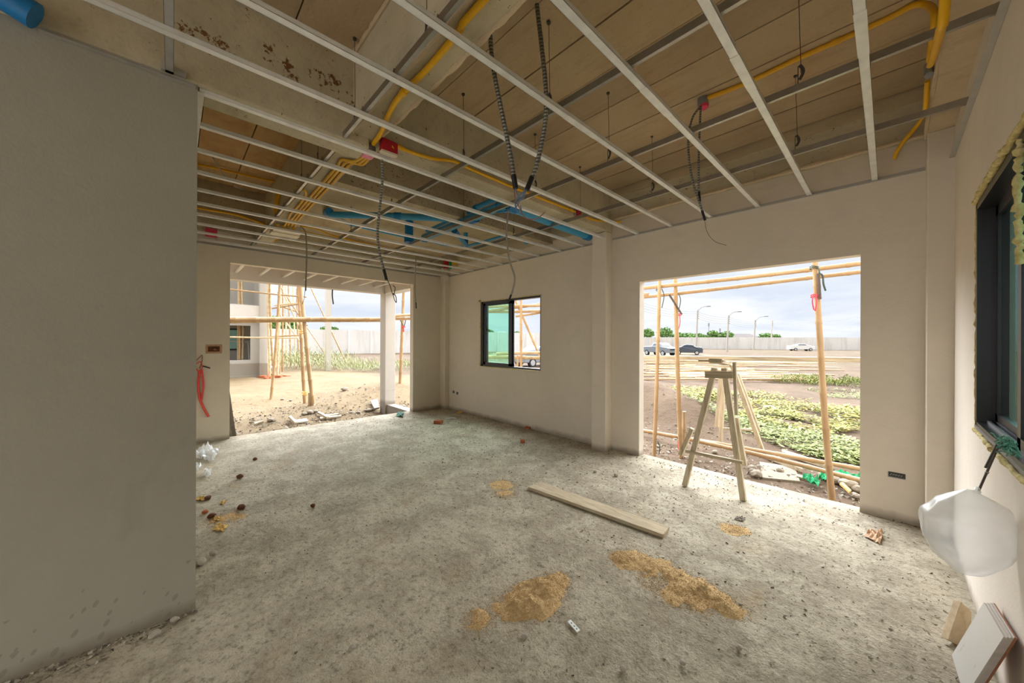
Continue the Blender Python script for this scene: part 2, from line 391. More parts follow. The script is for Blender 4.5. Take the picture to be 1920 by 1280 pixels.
def facing(t, r0):
    lw = t.nodes.new('ShaderNodeLayerWeight'); lw.inputs['Blend'].default_value = 0.5
    p = t.nodes.new('ShaderNodeMath'); p.operation = 'POWER'; t.links.new(lw.outputs['Facing'], p.inputs[0]); p.inputs[1].default_value = 5.0
    m = t.nodes.new('ShaderNodeMath'); m.operation = 'MULTIPLY_ADD'; t.links.new(p.outputs[0], m.inputs[0]); m.inputs[1].default_value = 0.8; m.inputs[2].default_value = r0
    return m.outputs[0]
def mk_glass(name, tint, refl=0.03):
    m = bpy.data.materials.new(name); m.use_nodes = True; t = m.node_tree; t.nodes.clear()
    o = t.nodes.new('ShaderNodeOutputMaterial'); a = t.nodes.new('ShaderNodeBsdfTransparent'); a.inputs[0].default_value = tint
    g = t.nodes.new('ShaderNodeBsdfGlossy'); g.inputs['Roughness'].default_value = 0.02
    fr = facing(t, refl)
    x = t.nodes.new('ShaderNodeMixShader'); t.links.new(fr, x.inputs[0]); t.links.new(a.outputs[0], x.inputs[1]); t.links.new(g.outputs[0], x.inputs[2])
    t.links.new(x.outputs[0], o.inputs[0]); return m
GLASS = mk_glass('green_tinted_glass', (0.80, 0.96, 0.90, 1))
GLASS_D = mk_glass('deep_green_glass', (0.45, 0.62, 0.58, 1))
CARGLASS = simple('car_window_glass', srgb(58, 66, 76), 0.1, 0, 0.6)

def mk_bag(name, alpha):
    m = bpy.data.materials.new(name); m.use_nodes = True; t = m.node_tree; t.nodes.clear()
    o = t.nodes.new('ShaderNodeOutputMaterial'); tr = t.nodes.new('ShaderNodeBsdfTransparent')
    df = t.nodes.new('ShaderNodeBsdfDiffuse'); df.inputs[0].default_value = (0.92, 0.92, 0.90, 1)
    tl = t.nodes.new('ShaderNodeBsdfTranslucent'); tl.inputs[0].default_value = (0.92, 0.93, 0.92, 1)
    gl = t.nodes.new('ShaderNodeBsdfGlossy'); gl.inputs['Roughness'].default_value = 0.3
    a = t.nodes.new('ShaderNodeMixShader'); a.inputs[0].default_value = 0.4; t.links.new(df.outputs[0], a.inputs[1]); t.links.new(tl.outputs[0], a.inputs[2])
    b = t.nodes.new('ShaderNodeMixShader'); b.inputs[0].default_value = alpha; t.links.new(tr.outputs[0], b.inputs[1]); t.links.new(a.outputs[0], b.inputs[2])
    c = t.nodes.new('ShaderNodeMixShader'); fr = facing(t, 0.05)
    t.links.new(fr, c.inputs[0]); t.links.new(b.outputs[0], c.inputs[1]); t.links.new(gl.outputs[0], c.inputs[2])
    t.links.new(c.outputs[0], o.inputs[0]); return m
BAG = mk_bag('milky_plastic_film', 0.40)

def mk_ground():
    K_ = [0.42]
    srgb_ = lambda *c: lift(srgb(*c), K_[0])
    m = NM('building_site_ground', 0.97, 0, 0.1).world()
    sx = m.n('ShaderNodeSeparateXYZ'); m.l(m.co, sx.inputs[0])
    wob = m.math('MULTIPLY', m.math('SUBTRACT', m.noise(0.35, 4), 0.5), 6.0)
    f = m.noise(0.5, 6, 0.65); g = m.noise(5, 6, 0.7); h = m.noise(30, 5, 0.7)
    soil = m.ramp(f, [(0.3, srgb_(136, 112, 90)), (0.55, srgb_(158, 134, 110)), (0.75, srgb_(178, 152, 124))])
    K_[0] = 0.34
    sand = m.ramp(f, [(0.3, srgb_(206, 176, 134)), (0.6, srgb_(222, 194, 152)), (0.75, srgb_(216, 170, 104))])
    # the sand road and the sandy plot lie to the west of the house
    west = m.mask(m.math('ADD', sx.outputs['X'], wob), -4.8, -7.2)
    north = m.mask(m.math('ADD', sx.outputs['Y'], wob), 10.5, 7.5)
    k = m.math('MULTIPLY', west, north)
    base = m.mix(k, soil, sand)
    # far sand road on the north side and the track across the plot
    r1 = m.math('ADD', sx.outputs['Y'], m.math('MULTIPLY', sx.outputs['X'], 0.75))
    road = m.math('MULTIPLY', m.mask(m.math('ABSOLUTE', m.math('SUBTRACT', m.math('ADD', r1, wob), 38.0)), 7.5, 5.0), m.mask(sx.outputs['X'], -2.0, -8.0))
    base = m.mix(m.math('MULTIPLY', road, 0.85), base, srgb_(222, 200, 162))
    far = m.mask(sx.outputs['Y'], 30, 60); gr = m.mask(m.noise(0.3, 5, 0.6), 0.5, 0.62)
    base = m.mix(m.math('MULTIPLY', m.math('MULTIPLY', far, gr), 0.5), base, srgb_(150, 150, 92))
    base = m.mix(m.math('MULTIPLY', m.mask(g, 0.52, 0.72), 0.45), base, srgb_(120, 98, 76))
    base = m.mix(m.math('MULTIPLY', m.mask(h, 0.56, 0.72), 0.4), base, srgb_(98, 82, 66))
    base = m.mix(m.math('MULTIPLY', m.mask(h, 0.40, 0.28), 0.35), base, srgb_(226, 208, 178))
    m.color(base); m.bump(m.math('ADD', m.math('MULTIPLY', g, 2.0), h), 0.6, 0.03); return m.m
GROUND = mk_ground()
def mk_leaf(name, c0, c1, c2):
    m = NM(name, 0.6, 0, 0.3); r = m.geo.outputs['Random Per Island']
    m.color(m.ramp(r, [(0.0, c0), (0.5, c1), (1.0, c2)])); return m.m
WEED = mk_leaf('yellow_green_weed', srgb(120, 128, 44), srgb(154, 154, 60), srgb(176, 154, 72))
WEED_G = mk_leaf('green_weed', srgb(104, 116, 52), srgb(132, 142, 68), srgb(158, 156, 88))
GRASS = mk_leaf('grass_blades', srgb(104, 112, 62), srgb(140, 144, 84), srgb(168, 164, 106))
TREE = mk_leaf('tree_leaves', srgb(74, 106, 52), srgb(104, 140, 70), srgb(132, 162, 90))
def mk_pwall():
    m = NM('precast_boundary_wall', 0.9).world(); a = m.noise(0.25, 4); s = m.noise(1.2, 5, 0.6, vec=m.mapped((1, 1, 0.12)))
    b = m.ramp(a, [(0.3, srgb(216, 213, 208)), (0.7, srgb(230, 228, 224))]); m.color(m.mix(m.math('MULTIPLY', m.mask(s, 0.5, 0.75), 0.5), b, srgb(176, 170, 158))); return m.m
PWALL = mk_pwall()
CONC_POLE = simple('concrete_pole', srgb(186, 180, 170), 0.8, var=0.06)
LAMPGREY = simple('lamp_grey', srgb(150, 152, 154), 0.5)
ROOF = simple('brown_roof_tile', srgb(92, 82, 74), 0.8)
HOUSEWALL = mk_plaster('neighbour_render', (0.44, 0.415, 0.37))
SILVER = simple('silver_car_paint', srgb(150, 156, 164), 0.3, 0.3, 0.5, var=0.03); GREYPAINT = simple('grey_car_paint', srgb(136, 144, 152), 0.3, 0.3, 0.5, var=0.03)
DARKPAINT = simple('dark_car_paint', srgb(80, 88, 100), 0.3, 0.3, 0.5, var=0.03); WHITEPAINT = simple('white_car_paint', srgb(236, 236, 234), 0.3, 0, 0.5, var=0.02)
TYRE = simple('tyre_rubber', srgb(40, 40, 40), 0.8); RIM = simple('alloy_rim', srgb(196, 198, 200), 0.35, 0.5)
SACK = simple('white_sack', srgb(226, 222, 212), 0.8, var=0.08); PLYGREY = simple('grey_board', srgb(132, 120, 106), 0.8, var=0.1)
ROCK = simple('pale_rubble', srgb(146, 134, 116), 0.95, var=0.15)

# ------------------------------------------------------------------ the room shell
YB, XA, XD, XC, H, SLAB = 3.994, -6.207, -2.40, 0.3055, 2.618, 3.20
GZ = -0.25

def wall_holes(mb, ax, near, far, u0, u1, z0, z1, holes):
    """wall slab between planes near/far of axis ax with rectangular holes (u0,u1,z0,z1)"""
    us = sorted({u0, u1, *[h[0] for h in holes], *[h[1] for h in holes]}); zs = sorted({z0, z1, *[h[2] for h in holes], *[h[3] for h in holes]})
    def pt(n, u, z): return (u, n, z) if ax == 'y' else (n, u, z)
    def solid(i, j):
        if i < 0 or j < 0 or i >= len(us)-1 or j >= len(zs)-1: return False
        cu, cz = (us[i]+us[i+1])/2, (zs[j]+zs[j+1])/2
        return not any(h[0] < cu < h[1] and h[2] < cz < h[3] for h in holes)
    for i in range(len(us)-1):
        for j in range(len(zs)-1):
            if not solid(i, j): continue
            a, b, c, d = us[i], us[i+1], zs[j], zs[j+1]
            mb.quad(pt(near, a, c), pt(near, b, c), pt(near, b, d), pt(near, a, d)); mb.quad(pt(far, b, c), pt(far, a, c), pt(far, a, d), pt(far, b, d))
            if not solid(i-1, j): mb.quad(pt(near, a, c), pt(near, a, d), pt(far, a, d), pt(far, a, c))
            if not solid(i+1, j): mb.quad(pt(near, b, d), pt(near, b, c), pt(far, b, c), pt(far, b, d))
            if not solid(i, j-1): mb.quad(pt(near, b, c), pt(near, a, c), pt(far, a, c), pt(far, b, c))
            if not solid(i, j+1): mb.quad(pt(near, a, d), pt(near, b, d), pt(far, b, d), pt(far, a, d))
    return mb
def fixn(o):
    bm = bmesh.new(); bm.from_mesh(o.data); bmesh.ops.remove_doubles(bm, verts=bm.verts, dist=1e-5); bmesh.ops.recalc_face_normals(bm, faces=bm.faces); bm.to_mesh(o.data); bm.free(); return o

# floor slab, its rough top shaped by a height field
mb = MB()
X0, X1, Y0, Y1 = XA-0.12, XC+0.11, -3.0, YB+0.11
nx, ny = 130, 140
def fz(x, y):
    return 0.006*mnoise.noise((x*1.7, y*1.7, 0)) + 0.004*mnoise.noise((x*6, y*6, 3)) - 0.003
idx = {}
for i in range(nx+1):
    for j in range(ny+1):
        x = X0+(X1-X0)*i/nx; y = Y0+(Y1-Y0)*j/ny
        idx[i, j] = len(mb.v); mb.v.append(Vector((x, y, fz(x, y))))
for i in range(nx):
    for j in range(ny):
        mb.f.append((idx[i, j], idx[i+1, j], idx[i+1, j+1], idx[i, j+1])); mb.mi.append(0)
mb.box((X0, Y0, -0.32), (X1, Y1, -0.025))
for (a, b) in (((0, 0), (nx, 0)), ((nx, 0), (nx, ny)), ((nx, ny), (0, ny)), ((0, ny), (0, 0))):
    n = max(abs(b[0]-a[0]), abs(b[1]-a[1])); di, dj = (b[0]-a[0])//n, (b[1]-a[1])//n
    for k in range(n):
        p, q = mb.v[idx[a[0]+di*k, a[1]+dj*k]], mb.v[idx[a[0]+di*(k+1), a[1]+dj*(k+1)]]
        mb.quad(p, (p.x, p.y, -0.03), (q.x, q.y, -0.03), q)
floor = struct(mb.build('floor', FLOOR, smooth=True), 'rough unfinished concrete floor strewn with grit')

OB = (-2.026, -0.158, -0.04, 2.057); WB = (-5.03, -3.585, 0.90, 2.04)
mb = wall_holes(MB(), 'y', YB, YB+0.11, XA-0.12, XC+0.11, -0.32, 3.34, [OB, WB])
o = mb.build('wall_north', PLASTER); fixn(o); struct(o, 'grey plastered wall with the window and the large opening')
mb = MB().box((-2.59, 3.85, -0.02), (-2.39, YB+0.01, 2.70)); mb.box((-6.22, 3.90, -0.02), (-6.03, YB+0.01, 2.80)); mb.box((0.182, 3.85, -0.02), (XC+0.02, YB+0.01, 2.83))
struct(mb.build('trim_1', PLASTER, bevel=0.006), 'plastered column casings standing out of the window wall')
OA = (0.567, 3.305, -0.04, 2.408)
o = wall_holes(MB(), 'x', XA, XA-0.12, -0.05, YB+0.05, -0.32, 3.34, [OA]).build('wall_west', PLASTER); fixn(o); struct(o, 'grey plastered wall with the wide doorway')
WC = (1.46, 2.925, 0.935, 2.05)
o = wall_holes(MB(), 'x', XC, XC+0.11, -3.0, YB+0.05, -0.32, 3.34, [WC]).build('wall_east', PLASTER); fixn(o); struct(o, 'grey plastered right wall with dark framed window')
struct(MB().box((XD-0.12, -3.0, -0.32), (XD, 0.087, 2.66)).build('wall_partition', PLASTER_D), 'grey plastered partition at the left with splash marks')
struct(MB().box((XA-0.05, -0.04, -0.32), (XD-0.11, 0.087, 3.3)).build('wall_south', PLASTER), 'plastered wall hidden behind the partition end')

# precast planks, with real joints between them, and the backing topping above
mb = MB()
def planks(mb, x0, x1, ys):
    for a, b in zip(ys[:-1], ys[1:]):
        dz = random.uniform(-0.004, 0.004)
        mb.box((x0, a+0.004, SLAB+dz), (x1, b-0.004, SLAB+0.05))
R0 = [1.02, 1.095] + [1.445+0.35*k for k in range(8)]
planks(mb, -2.4, XC+0.1, R0)
planks(mb, -2.4, XC+0.1, [0.86-0.35*k for k in range(11, -1, -1)])
mb.m = 0
mb.box((XA-0.12, -3.0, SLAB+0.045), (XC+0.11, YB+0.11, 3.34))
struct(mb.build('ceiling', PLANK), 'precast concrete plank ceiling of the room')
mb = MB(); planks(mb, -5.50, -2.55, [0.87-0.35*k for k in range(4, -1, -1)])
struct(mb.build('ceiling_bay', PLANK_O), 'orange stained plank ceiling bay at the left')

def rough_strip(mb, p0, p1, w, h, n=60, seed=0):       # irregular mortar lip between two points
    p0, p1 = Vector(p0), Vector(p1); pts = []; rs = []
    for i in range(n+1):
        t = i/n; pts.append(p0.lerp(p1, t)); rs.append(w*(0.6+0.8*abs(mnoise.noise((t*14, seed, 1)))+0.3*mnoise.noise((t*50, seed, 2))))
    n0 = len(mb.v); mb.tube(pts, rs, 7)
# beam along the house over the partition (two drops) and its crossing beam
b1 = MB().box((-2.60, -3.0, 2.635), (XD+0.01, 0.95, SLAB+0.05)).build('concrete_beam', BEAM, bevel=0.012); struct(b1, 'rust spotted concrete beam over the partition')
mb = MB().box((-2.60, 0.93, 2.705), (XD+0.012, YB+0.02, SLAB+0.05)); b2 = mb.build('concrete_beam', BEAM, bevel=0.012); struct(b2, 'concrete beam running on to the pilaster')
b3 = MB().box((-6.2, 0.845, 2.70), (XC, 1.0, SLAB+0.05)).build('concrete_beam', BEAM, bevel=0.01); struct(b3, 'narrow crossing beam with yellow conduit beneath')
mb = MB(); rough_strip(mb, (-2.39, 0.845, 2.703), (0.3, 0.845, 2.703), 0.014, 0, 90, 3); rough_strip(mb, (-2.30, 1.0, 2.703), (0.3, 1.0, 2.703), 0.015, 0, 90, 5)
rough_strip(mb, (-6.0, 0.845, 2.703), (-2.6, 0.845, 2.703), 0.010, 0, 90, 8); rough_strip(mb, (-6.0, 1.0, 2.703), (-2.6, 1.0, 2.703), 0.010, 0, 90, 9)
rough_strip(mb, (-2.38, 3.93, 2.85), (0.2, 3.93, 2.85), 0.022, 0, 90, 11)
rough_strip(mb, (0.175, -2.9, 2.835), (0.175, 3.93, 2.835), 0.012, 0, 120, 12)
rough_strip(mb, (-2.40, 0.84, SLAB-0.01), (-0.3, 0.84, SLAB-0.01), 0.02, 0, 60, 14)
struct(mb.build('trim_2', MORTAR, smooth=True), 'rough mortar lips along the beam edges')
b4 = MB().box((-2.4, 3.94, 2.85), (XC+0.05, YB+0.05, SLAB+0.05)).build('concrete_beam', BEAM); struct(b4, 'concrete edge beam over the large opening')
b4b = MB().box((-6.2, 3.96, 2.80), (-2.58, YB+0.05, SLAB+0.05)).build('concrete_beam', BEAM); struct(b4b, 'concrete edge beam over the window')
b5 = MB().box((0.17, -3.0, 2.83), (XC+0.08, 3.96, SLAB+0.05)).build('concrete_beam', MORTAR); struct(b5, 'pale rough beam along the right wall')
struct(MB().box((-2.4, 3.925, SLAB-0.085), (0.17, 3.95, SLAB+0.02)).build('trim_3', GREYC), 'grey mortar strip where slab meets beam')
b6 = MB().box((-5.62, 0.03, 2.815), (-5.45, 0.86, SLAB+0.05)).build('concrete_beam', BEAM_V); struct(b6, 'secondary beam at the end of the stained bay')
b7 = MB().box((XA-0.05, 0.05, 2.80), (-6.16, YB, SLAB+0.05)).build('concrete_beam', BEAM); struct(b7, 'concrete beam over the wide doorway')
b8 = MB().box((-3.50, 1.02, 2.755), (-3.36, YB, SLAB+0.05)).build('concrete_beam', BEAM_V); struct(b8, 'pitted concrete secondary beam above the blue pipes')
struct(MB().box((-6.16, 1.03, 2.97), (-3.49, YB, 3.1)).build('ceiling_bay', GREYC), 'dropped grey bathroom slab above the pipes')
struct(MB().box((-6.16, 0.03, 3.05), (-5.6, 0.86, 3.15)).build('ceiling_bay', GREYC), 'grey slab strip over the doorway')

# ------------------------------------------------------------------ suspended ceiling frame
FX = [-0.08, -0.475, -0.85, -1.255, -1.655, -2.05, -2.43, -2.815, -3.2, -3.62, -4.04, -4.44, -4.835, -5.23, -5.64, -6.04]
def channel(mb, p0, p1, w, h, t=0.0012, lip=0.006, flip=False):
    """C shaped thin sheet channel, open side up"""
    p0, p1 = Vector(p0), Vector(p1); d = (p1-p0).normalized(); a = d.cross(UP).normalized(); 
    def bar(o, ww, hh): mb.beam(p0+o, p1+o, ww, hh)
    bar(UP*t/2, w, t); bar(a*(w/2-t/2)+UP*h/2, t, h); bar(-a*(w/2-t/2)+UP*h/2, t, h)
    bar(a*(w/2-lip/2)+UP*h, lip, t); bar(-a*(w/2-lip/2)+UP*h, lip, t)
for k, x in enumerate(FX):
    y0 = -2.9 if x > XD else 0.095
    mb = MB(); channel(mb, (x, y0, 2.618), (x, YB-0.004 if not -2.6 < x < -2.39 else 3.846, 2.618), 0.036, 0.022)
    # knurled dimples pressed into the underside
    if x < -1.6: 
        yy = y0+0.01
        while yy < y0+1.0 and yy < 1.1:
            mb.box((x-0.016, yy, 2.6170), (x+0.016, yy+0.004, 2.6182)); yy += 0.009
    if k < 6:
        mb.box((x-0.019, 1.9-0.1*k, 2.6165), (x+0.019, 2.2-0.1*k, 2.6185))
    tag(mb.build('furring_channel', GALV), 'galvanised ceiling furring channel, %s one counting leftwards from the right wall' % ordinal(k), 'metal channel', 'furring channels of the ceiling frame')
CY = [0.005, 0.78, 1.55, 2.32, 3.10, 3.80]
CLAB = ['nearest the camera', 'beside the conduit beam', 'second beyond the conduit beam', 'crossing mid room over the floor board', 'fourth, towards the large opening', 'last, close to the window wall']
for k, y in enumerate(CY):
    if k in (0, 5): continue
    x0 = -6.19; mb = MB(); mb.beam((x0, y, 2.661), (XC-0.004, y, 2.661), 0.0014, 0.036); mb.beam((x0, y+0.009, 2.6435), (XC-0.004, y+0.009, 2.6435), 0.018, 0.0014); mb.beam((x0, y+0.009, 2.6785), (XC-0.004, y+0.009, 2.6785), 0.018, 0.0014)
    for x in FX: mb.box((x-0.014, y-0.004, 2.636), (x-0.010, y+0.012, 2.684))
    tag(mb.build('carrier_channel', CARRIER), 'long galvanised carrier channel across the room, ' + CLAB[k], 'metal channel', 'carrier channels of the ceiling frame')
# one short crossing over the partition at the left
mb = MB(); channel(mb, P(318, 145, 'z', 2.64)+Vector((0, 0, 0)), P(318, 145, 'z', 2.64)+Vector((1.9, 0, 0.0)), 0.03, 0.03)
mb.beam((XD+0.002, 0.0, 2.655), (XD+0.03, 0.0, 2.655), 0.09, 0.03)
tag(mb.build('carrier_channel', GALV_D), 'short galvanised carrier channel starting above the left partition', 'metal channel', 'carrier channels of the ceiling frame')
def angle(name, p0, p1, n, label):
    p0, p1, n = Vector(p0), Vector(p1), Vector(n); mb = MB()
    mb.beam(p0+UP*0.013+n*0.001, p1+UP*0.013+n*0.001, 0.0016, 0.028); mb.beam(p0+n*0.013, p1+n*0.013, 0.026, 0.0016)
    o = mb.build(name, GALV_P if 'hidden' in label else GALV_D); return tag(o, label, 'metal angle', 'wall angles of the ceiling frame')
angle('wall_angle', (-6.02, YB-0.001, 2.614), (-2.6, YB-0.001, 2.614), (0, -1, 0), 'galvanised wall angle above the window')
angle('wall_angle', (-2.385, YB-0.001, 2.614), (0.18, YB-0.001, 2.614), (0, -1, 0), 'galvanised wall angle above the large opening')
angle('wall_angle', (XA+0.001, 0.1, 2.614), (XA+0.001, 3.89, 2.614), (1, 0, 0), 'galvanised wall angle above the wide doorway')
angle('wall_angle', (XC-0.001, -2.9, 2.614), (XC-0.001, 3.84, 2.614), (-1, 0, 0), 'galvanised wall angle along the right wall')
angle('wall_angle', (XD+0.001, -0.40, 2.614), (XD+0.001, 0.08, 2.614), (1, 0, 0), 'galvanised wall angle along the top of the left partition')
angle('wall_angle', (-6.19, 0.088, 2.614), (-2.41, 0.088, 2.614), (0, 1, 0), 'pale wall angle, part hidden behind the left partition')
# hangers: rod from the slab with a spring clip on the carrier
def hanger(x, y, top, label, lean=0.0):
    t = thing('hanger_wire', (x, y, 2.66), label, 'hanger', 'hanger wires of the ceiling frame')
    MB().tube([(x, y, 2.645), (x, y, 2.78)], 0.0022, 5).tube([(x+0.012, y, 2.74), (x+lean, y, top)], 0.0018, 5).tube([(x+lean, y, top-0.012), (x+lean, y, top)], 0.012, 6).build('rod', DARKSTEEL, t)
    mb = MB(); pts = [Vector((x+0.006+0.016*math.sin(s*PI), y-0.004, 2.705+0.075*s)) for s in [i/8 for i in range(9)]]
    for a, b in zip(pts[:-1], pts[1:]): mb.beam(a, b, 0.014, 0.003, (0, 1, 0))
    mb.build('spring_clip', DARKSTEEL, t)
def top_at(x, y):
    if y > 1.03 and x > -2.4: return SLAB
    if 0.84 < y < 1.04: return 2.70
    if y < 0.84: return SLAB if x > -5.45 else 3.05
    return 2.97 if x < -3.5 else SLAB
hk = 0
for (cx, cy) in [(P(1495, 150, 'y', 2.32).x, 2.32), (P(1137, 295, 'y', 2.32).x, 2.32), (P(1490, 275, 'y', 3.10).x, 3.10), (P(1220, 350, 'y', 3.10).x, 3.10), (P(1000, 365, 'y', 2.32).x, 2.32), (P(864, 303, 'y', 1.55).x, 1.55), (P(1024, 180, 'y', 1.55).x, 1.55),
                 (P(658, 222, 'y', 0.78).x, 0.78), (P(790, 58, 'y', 0.78).x, 0.78), (P(590, 320, 'y', 0.78).x, 0.78), (P(560, 375, 'y', 0.78).x, 0.78), (P(730, 375, 'y', 1.55).x, 1.55), (P(655, 430, 'y', 1.55).x, 1.55), (P(866, 410, 'y', 2.32).x, 2.32), (P(1085, 410, 'y', 3.10).x, 3.10), (P(960, 435, 'y', 3.10).x, 3.10)]:
    lab = ['over the right of the room near the yellow conduit', 'above the floor board on the same carrier', 'near the large opening, right hand one', 'near the large opening, left hand one', 'beside the twin flexible conduits', 'over the yellow conduit on the beam face', 'under the plank joints at top centre', 'before the red junction box', 'at top centre left of the thick conduit', 'beside the three parallel conduits', 'near the stained bay', 'beside the long grey flexible conduit', 'over the white distribution board side', 'above the blue pipes', 'by the small red box near the pilaster', 'behind the window cable'][hk]; hk += 1
    hanger(cx, cy+0.02, top_at(cx, cy), 'thin hanger rod with dark clip ' + lab)

# ------------------------------------------------------------------ yellow conduits and boxes
def conduit(pts, r, label, mat=YELLOW, name='conduit', n=6, group='yellow electrical conduits', cat='conduit', couplers=()):
    sp = smooth_path(pts, n); mb = MB().tube(sp, r, 10)
    for i in couplers:
        k = min(int(i*(len(sp)-1)), len(sp)-2); d = (sp[k+1]-sp[k]).normalized(); mb.tube([sp[k]-d*0.022, sp[k]+d*0.022], r*1.28, 10)
    return tag(mb.build(name, mat, smooth=True), label, cat, group)
z = 2.684
conduit([Vector((0.1, 0.90, z)), P(900, 8, 'z', z), P(860, 60, 'z', z), P(800, 130, 'z', z), P(750, 180, 'z', z), P(730, 212, 'z', z), P(715, 248, 'z', z), P(700, 270, 'z', z)], 0.0145, 'thick yellow conduit strapped under the crossing beam, top centre', couplers=(0.12, 0.55))
bx = P(690, 282, 'z', 2.665)
t = thing('junction_box', (bx.x, bx.y, 2.60), 'grey junction box with pink tape where the yellow conduits meet', 'electrical box')
MB().lathe((bx.x, bx.y, 2.645), [(0.0, 0.0), (0.05, 0.0), (0.052, 0.006), (0.05, 0.045), (0.0, 0.05)], 20).build('box_body', GREYPLASTIC, t, smooth=True)
MB().box((bx.x-0.045, bx.y-0.03, 2.625), (bx.x+0.035, bx.y+0.04, 2.645)).build('pink_tape', PINKTAPE, t, bevel=0.004)
xf = -2.368
rq = [P(a, b, 'x', -2.335)+Vector((0, 0.02, -0.012)) for a, b in ((712, 250), (741, 264), (741, 284), (711, 273))]
t = thing('junction_box', (-2.37, rq[2].y, rq[2].z-0.01), 'dark red square box on the beam face beside the thick conduit', 'electrical box', 'red electrical boxes')
mb = MB(); mb.hexa([Vector((-2.385, v.y, v.z)) for v in rq]+rq); fixn(mb.build('box_cover', REDBOX, t, bevel=0.003))
mb = MB(); rl = [rq[3], rq[2], rq[2]-UP*0.012, rq[3]-UP*0.012]; mb.hexa([Vector((-2.382, v.y, v.z)) for v in rl]+[v-Vector((0.003, 0, 0)) for v in rl]); fixn(mb.build('box_rim', WHITEBOX, t))
conduit([P(741, 272, 'x', xf), P(770, 285, 'x', xf), P(815, 298, 'x', xf), P(850, 302, 'x', xf), P(885, 318, 'x', xf), P(960, 350, 'x', xf), P(1030, 378, 'x', xf), P(1078, 397, 'x', xf)], 0.0125, 'yellow conduit along the beam face from red box to pilaster box', couplers=(0.05, 0.98))
sb = P(1083, 398, 'x', -2.37)
t = thing('junction_box', (sb.x, sb.y, sb.z-0.05), 'small red switch box on the beam near the pilaster', 'electrical box', 'red electrical boxes')
MB().box((-2.388, sb.y-0.035, sb.z-0.05), (-2.345, sb.y+0.035, sb.z+0.05)).build('box_cover', REDBOX, t, bevel=0.004)
MB().box((-2.389, sb.y-0.05, sb.z-0.045), (-2.36, sb.y-0.035, sb.z+0.045)).build('box_side', GREYPLASTIC, t)
conduit([P(1090, 402, 'x', xf), P(1110, 411, 'x', xf), P(1130, 414, 'x', xf), P(1142, 415, 'x', xf), P(1164, 416, 'y', 3.93)], 0.0125, 'short yellow conduit bending from small red box into wall')
conduit([P(738, 275, 'z', 2.68), P(728, 282, 'z', 2.67), P(712, 288, 'z', 2.66), P(702, 288, 'z', 2.66)], 0.0125, 'short yellow elbow joining red box to junction box')
zz = 2.685
for k, (q, lab) in enumerate([([(688, 288), (665, 302), (640, 300), (632, 312), (605, 343), (575, 377), (548, 410), (540, 422)], 'left one'), ([(692, 290), (672, 306), (652, 303), (640, 313), (612, 345), (582, 378), (554, 411), (546, 424)], 'middle one'), ([(696, 292), (680, 308), (662, 305), (648, 316), (620, 347), (589, 380), (560, 412), (552, 425)], 'right one')]):
    conduit([P(a, b, 'z', zz) for a, b in q], 0.0115, 'pale yellow conduit of the parallel three under the beam, ' + lab, YELLOW_P)
# white consumer board at the end
w0, w1 = P(507, 431, 'z', 2.665), P(560, 441, 'z', 2.665)
wx = -4.98
t = thing('distribution_board', (wx, 0.97, 2.62), 'white distribution board at the end of the parallel conduits', 'electrical box')
MB().box((wx-0.12, 0.84, 2.625), (wx+0.13, 1.12, 2.70)).build('box_body', WHITEBOX, t, bevel=0.006)
MB().box((wx-0.125, 0.835, 2.615), (wx+0.02, 1.125, 2.63)).build('box_cover', WHITEBOX, t)
for k in range(4):
    yy = 0.87+0.055*k; MB().tube([(wx+0.13, yy, 2.67), (wx+0.15, yy, 2.67)], 0.017, 8).build('conduit_socket', YELLOW_P, t)
ca_, cb_ = P(372, 308, 'z', 3.17), P(557, 350, 'z', 3.17)
conduit([ca_-(cb_-ca_)*0.12, ca_.lerp(cb_, 0.3), ca_.lerp(cb_, 0.7), cb_], 0.0125, 'yellow conduit crossing the stained bay ceiling')
conduit([P(556, 351, 'y', 0.83), P(570, 356, 'y', 0.825), P(573, 366, 'z', 2.69), P(560, 385, 'z', 2.685), P(545, 400, 'z', 2.685), P(540, 412, 'z', 2.68), P(533, 424, 'z', 2.68)], 0.0115, 'yellow conduit curling from stained bay down to the board', YELLOW_P)
conduit([P(366, 389, 'x', -5.44), P(400, 395, 'x', -5.44), P(440, 402, 'x', -5.44), P(470, 411, 'x', -5.43), P(495, 420, 'x', -5.40), P(508, 426, 'x', -5.15)], 0.0125, 'yellow conduit on the secondary beam running to the board', couplers=(0.5,))
conduit([P(500, 455, 'x', -6.12), P(515, 452, 'x', -6.1), P(524, 444, 'x', -5.9), P(530, 436, 'x', -5.4)], 0.0125, 'yellow conduit hooking from the doorway beam under the board')
bp = P(522, 372, 'y', 0.83)
for k in range(3):
    conduit([P(519+3*k, 362, 'y', 0.83), P(518+2*k, 375, 'y', 0.825), P(515+3*k, 392, 'y', 0.825), P(516+2*k, 404, 'y', 0.83)], 0.011, 'yellow conduit stub in the bundle through the beam pocket, ' + ['left', 'middle', 'right'][k])
xq = -5.1
conduit([P(564, 424, 'z', 2.72), P(590, 428, 'z', 2.78), P(620, 440, 'z', 2.90), P(660, 450, 'z', 2.94), P(740, 468, 'z', 2.94), P(838, 488, 'z', 2.94)], 0.0125, 'upper yellow conduit from the white board along grey slab')
conduit([P(563, 432, 'z', 2.70), P(580, 437, 'z', 2.74), P(620, 445, 'z', 2.85), P(680, 457, 'z', 2.92), P(700, 461, 'z', 2.92)], 0.0125, 'lower yellow conduit leaving the white board')
gb = P(842, 493, 'z', 2.83)
t = thing('junction_box', (gb.x, gb.y, 2.7), 'small red and green box in the far corner by the doorway', 'electrical box', 'red electrical boxes')
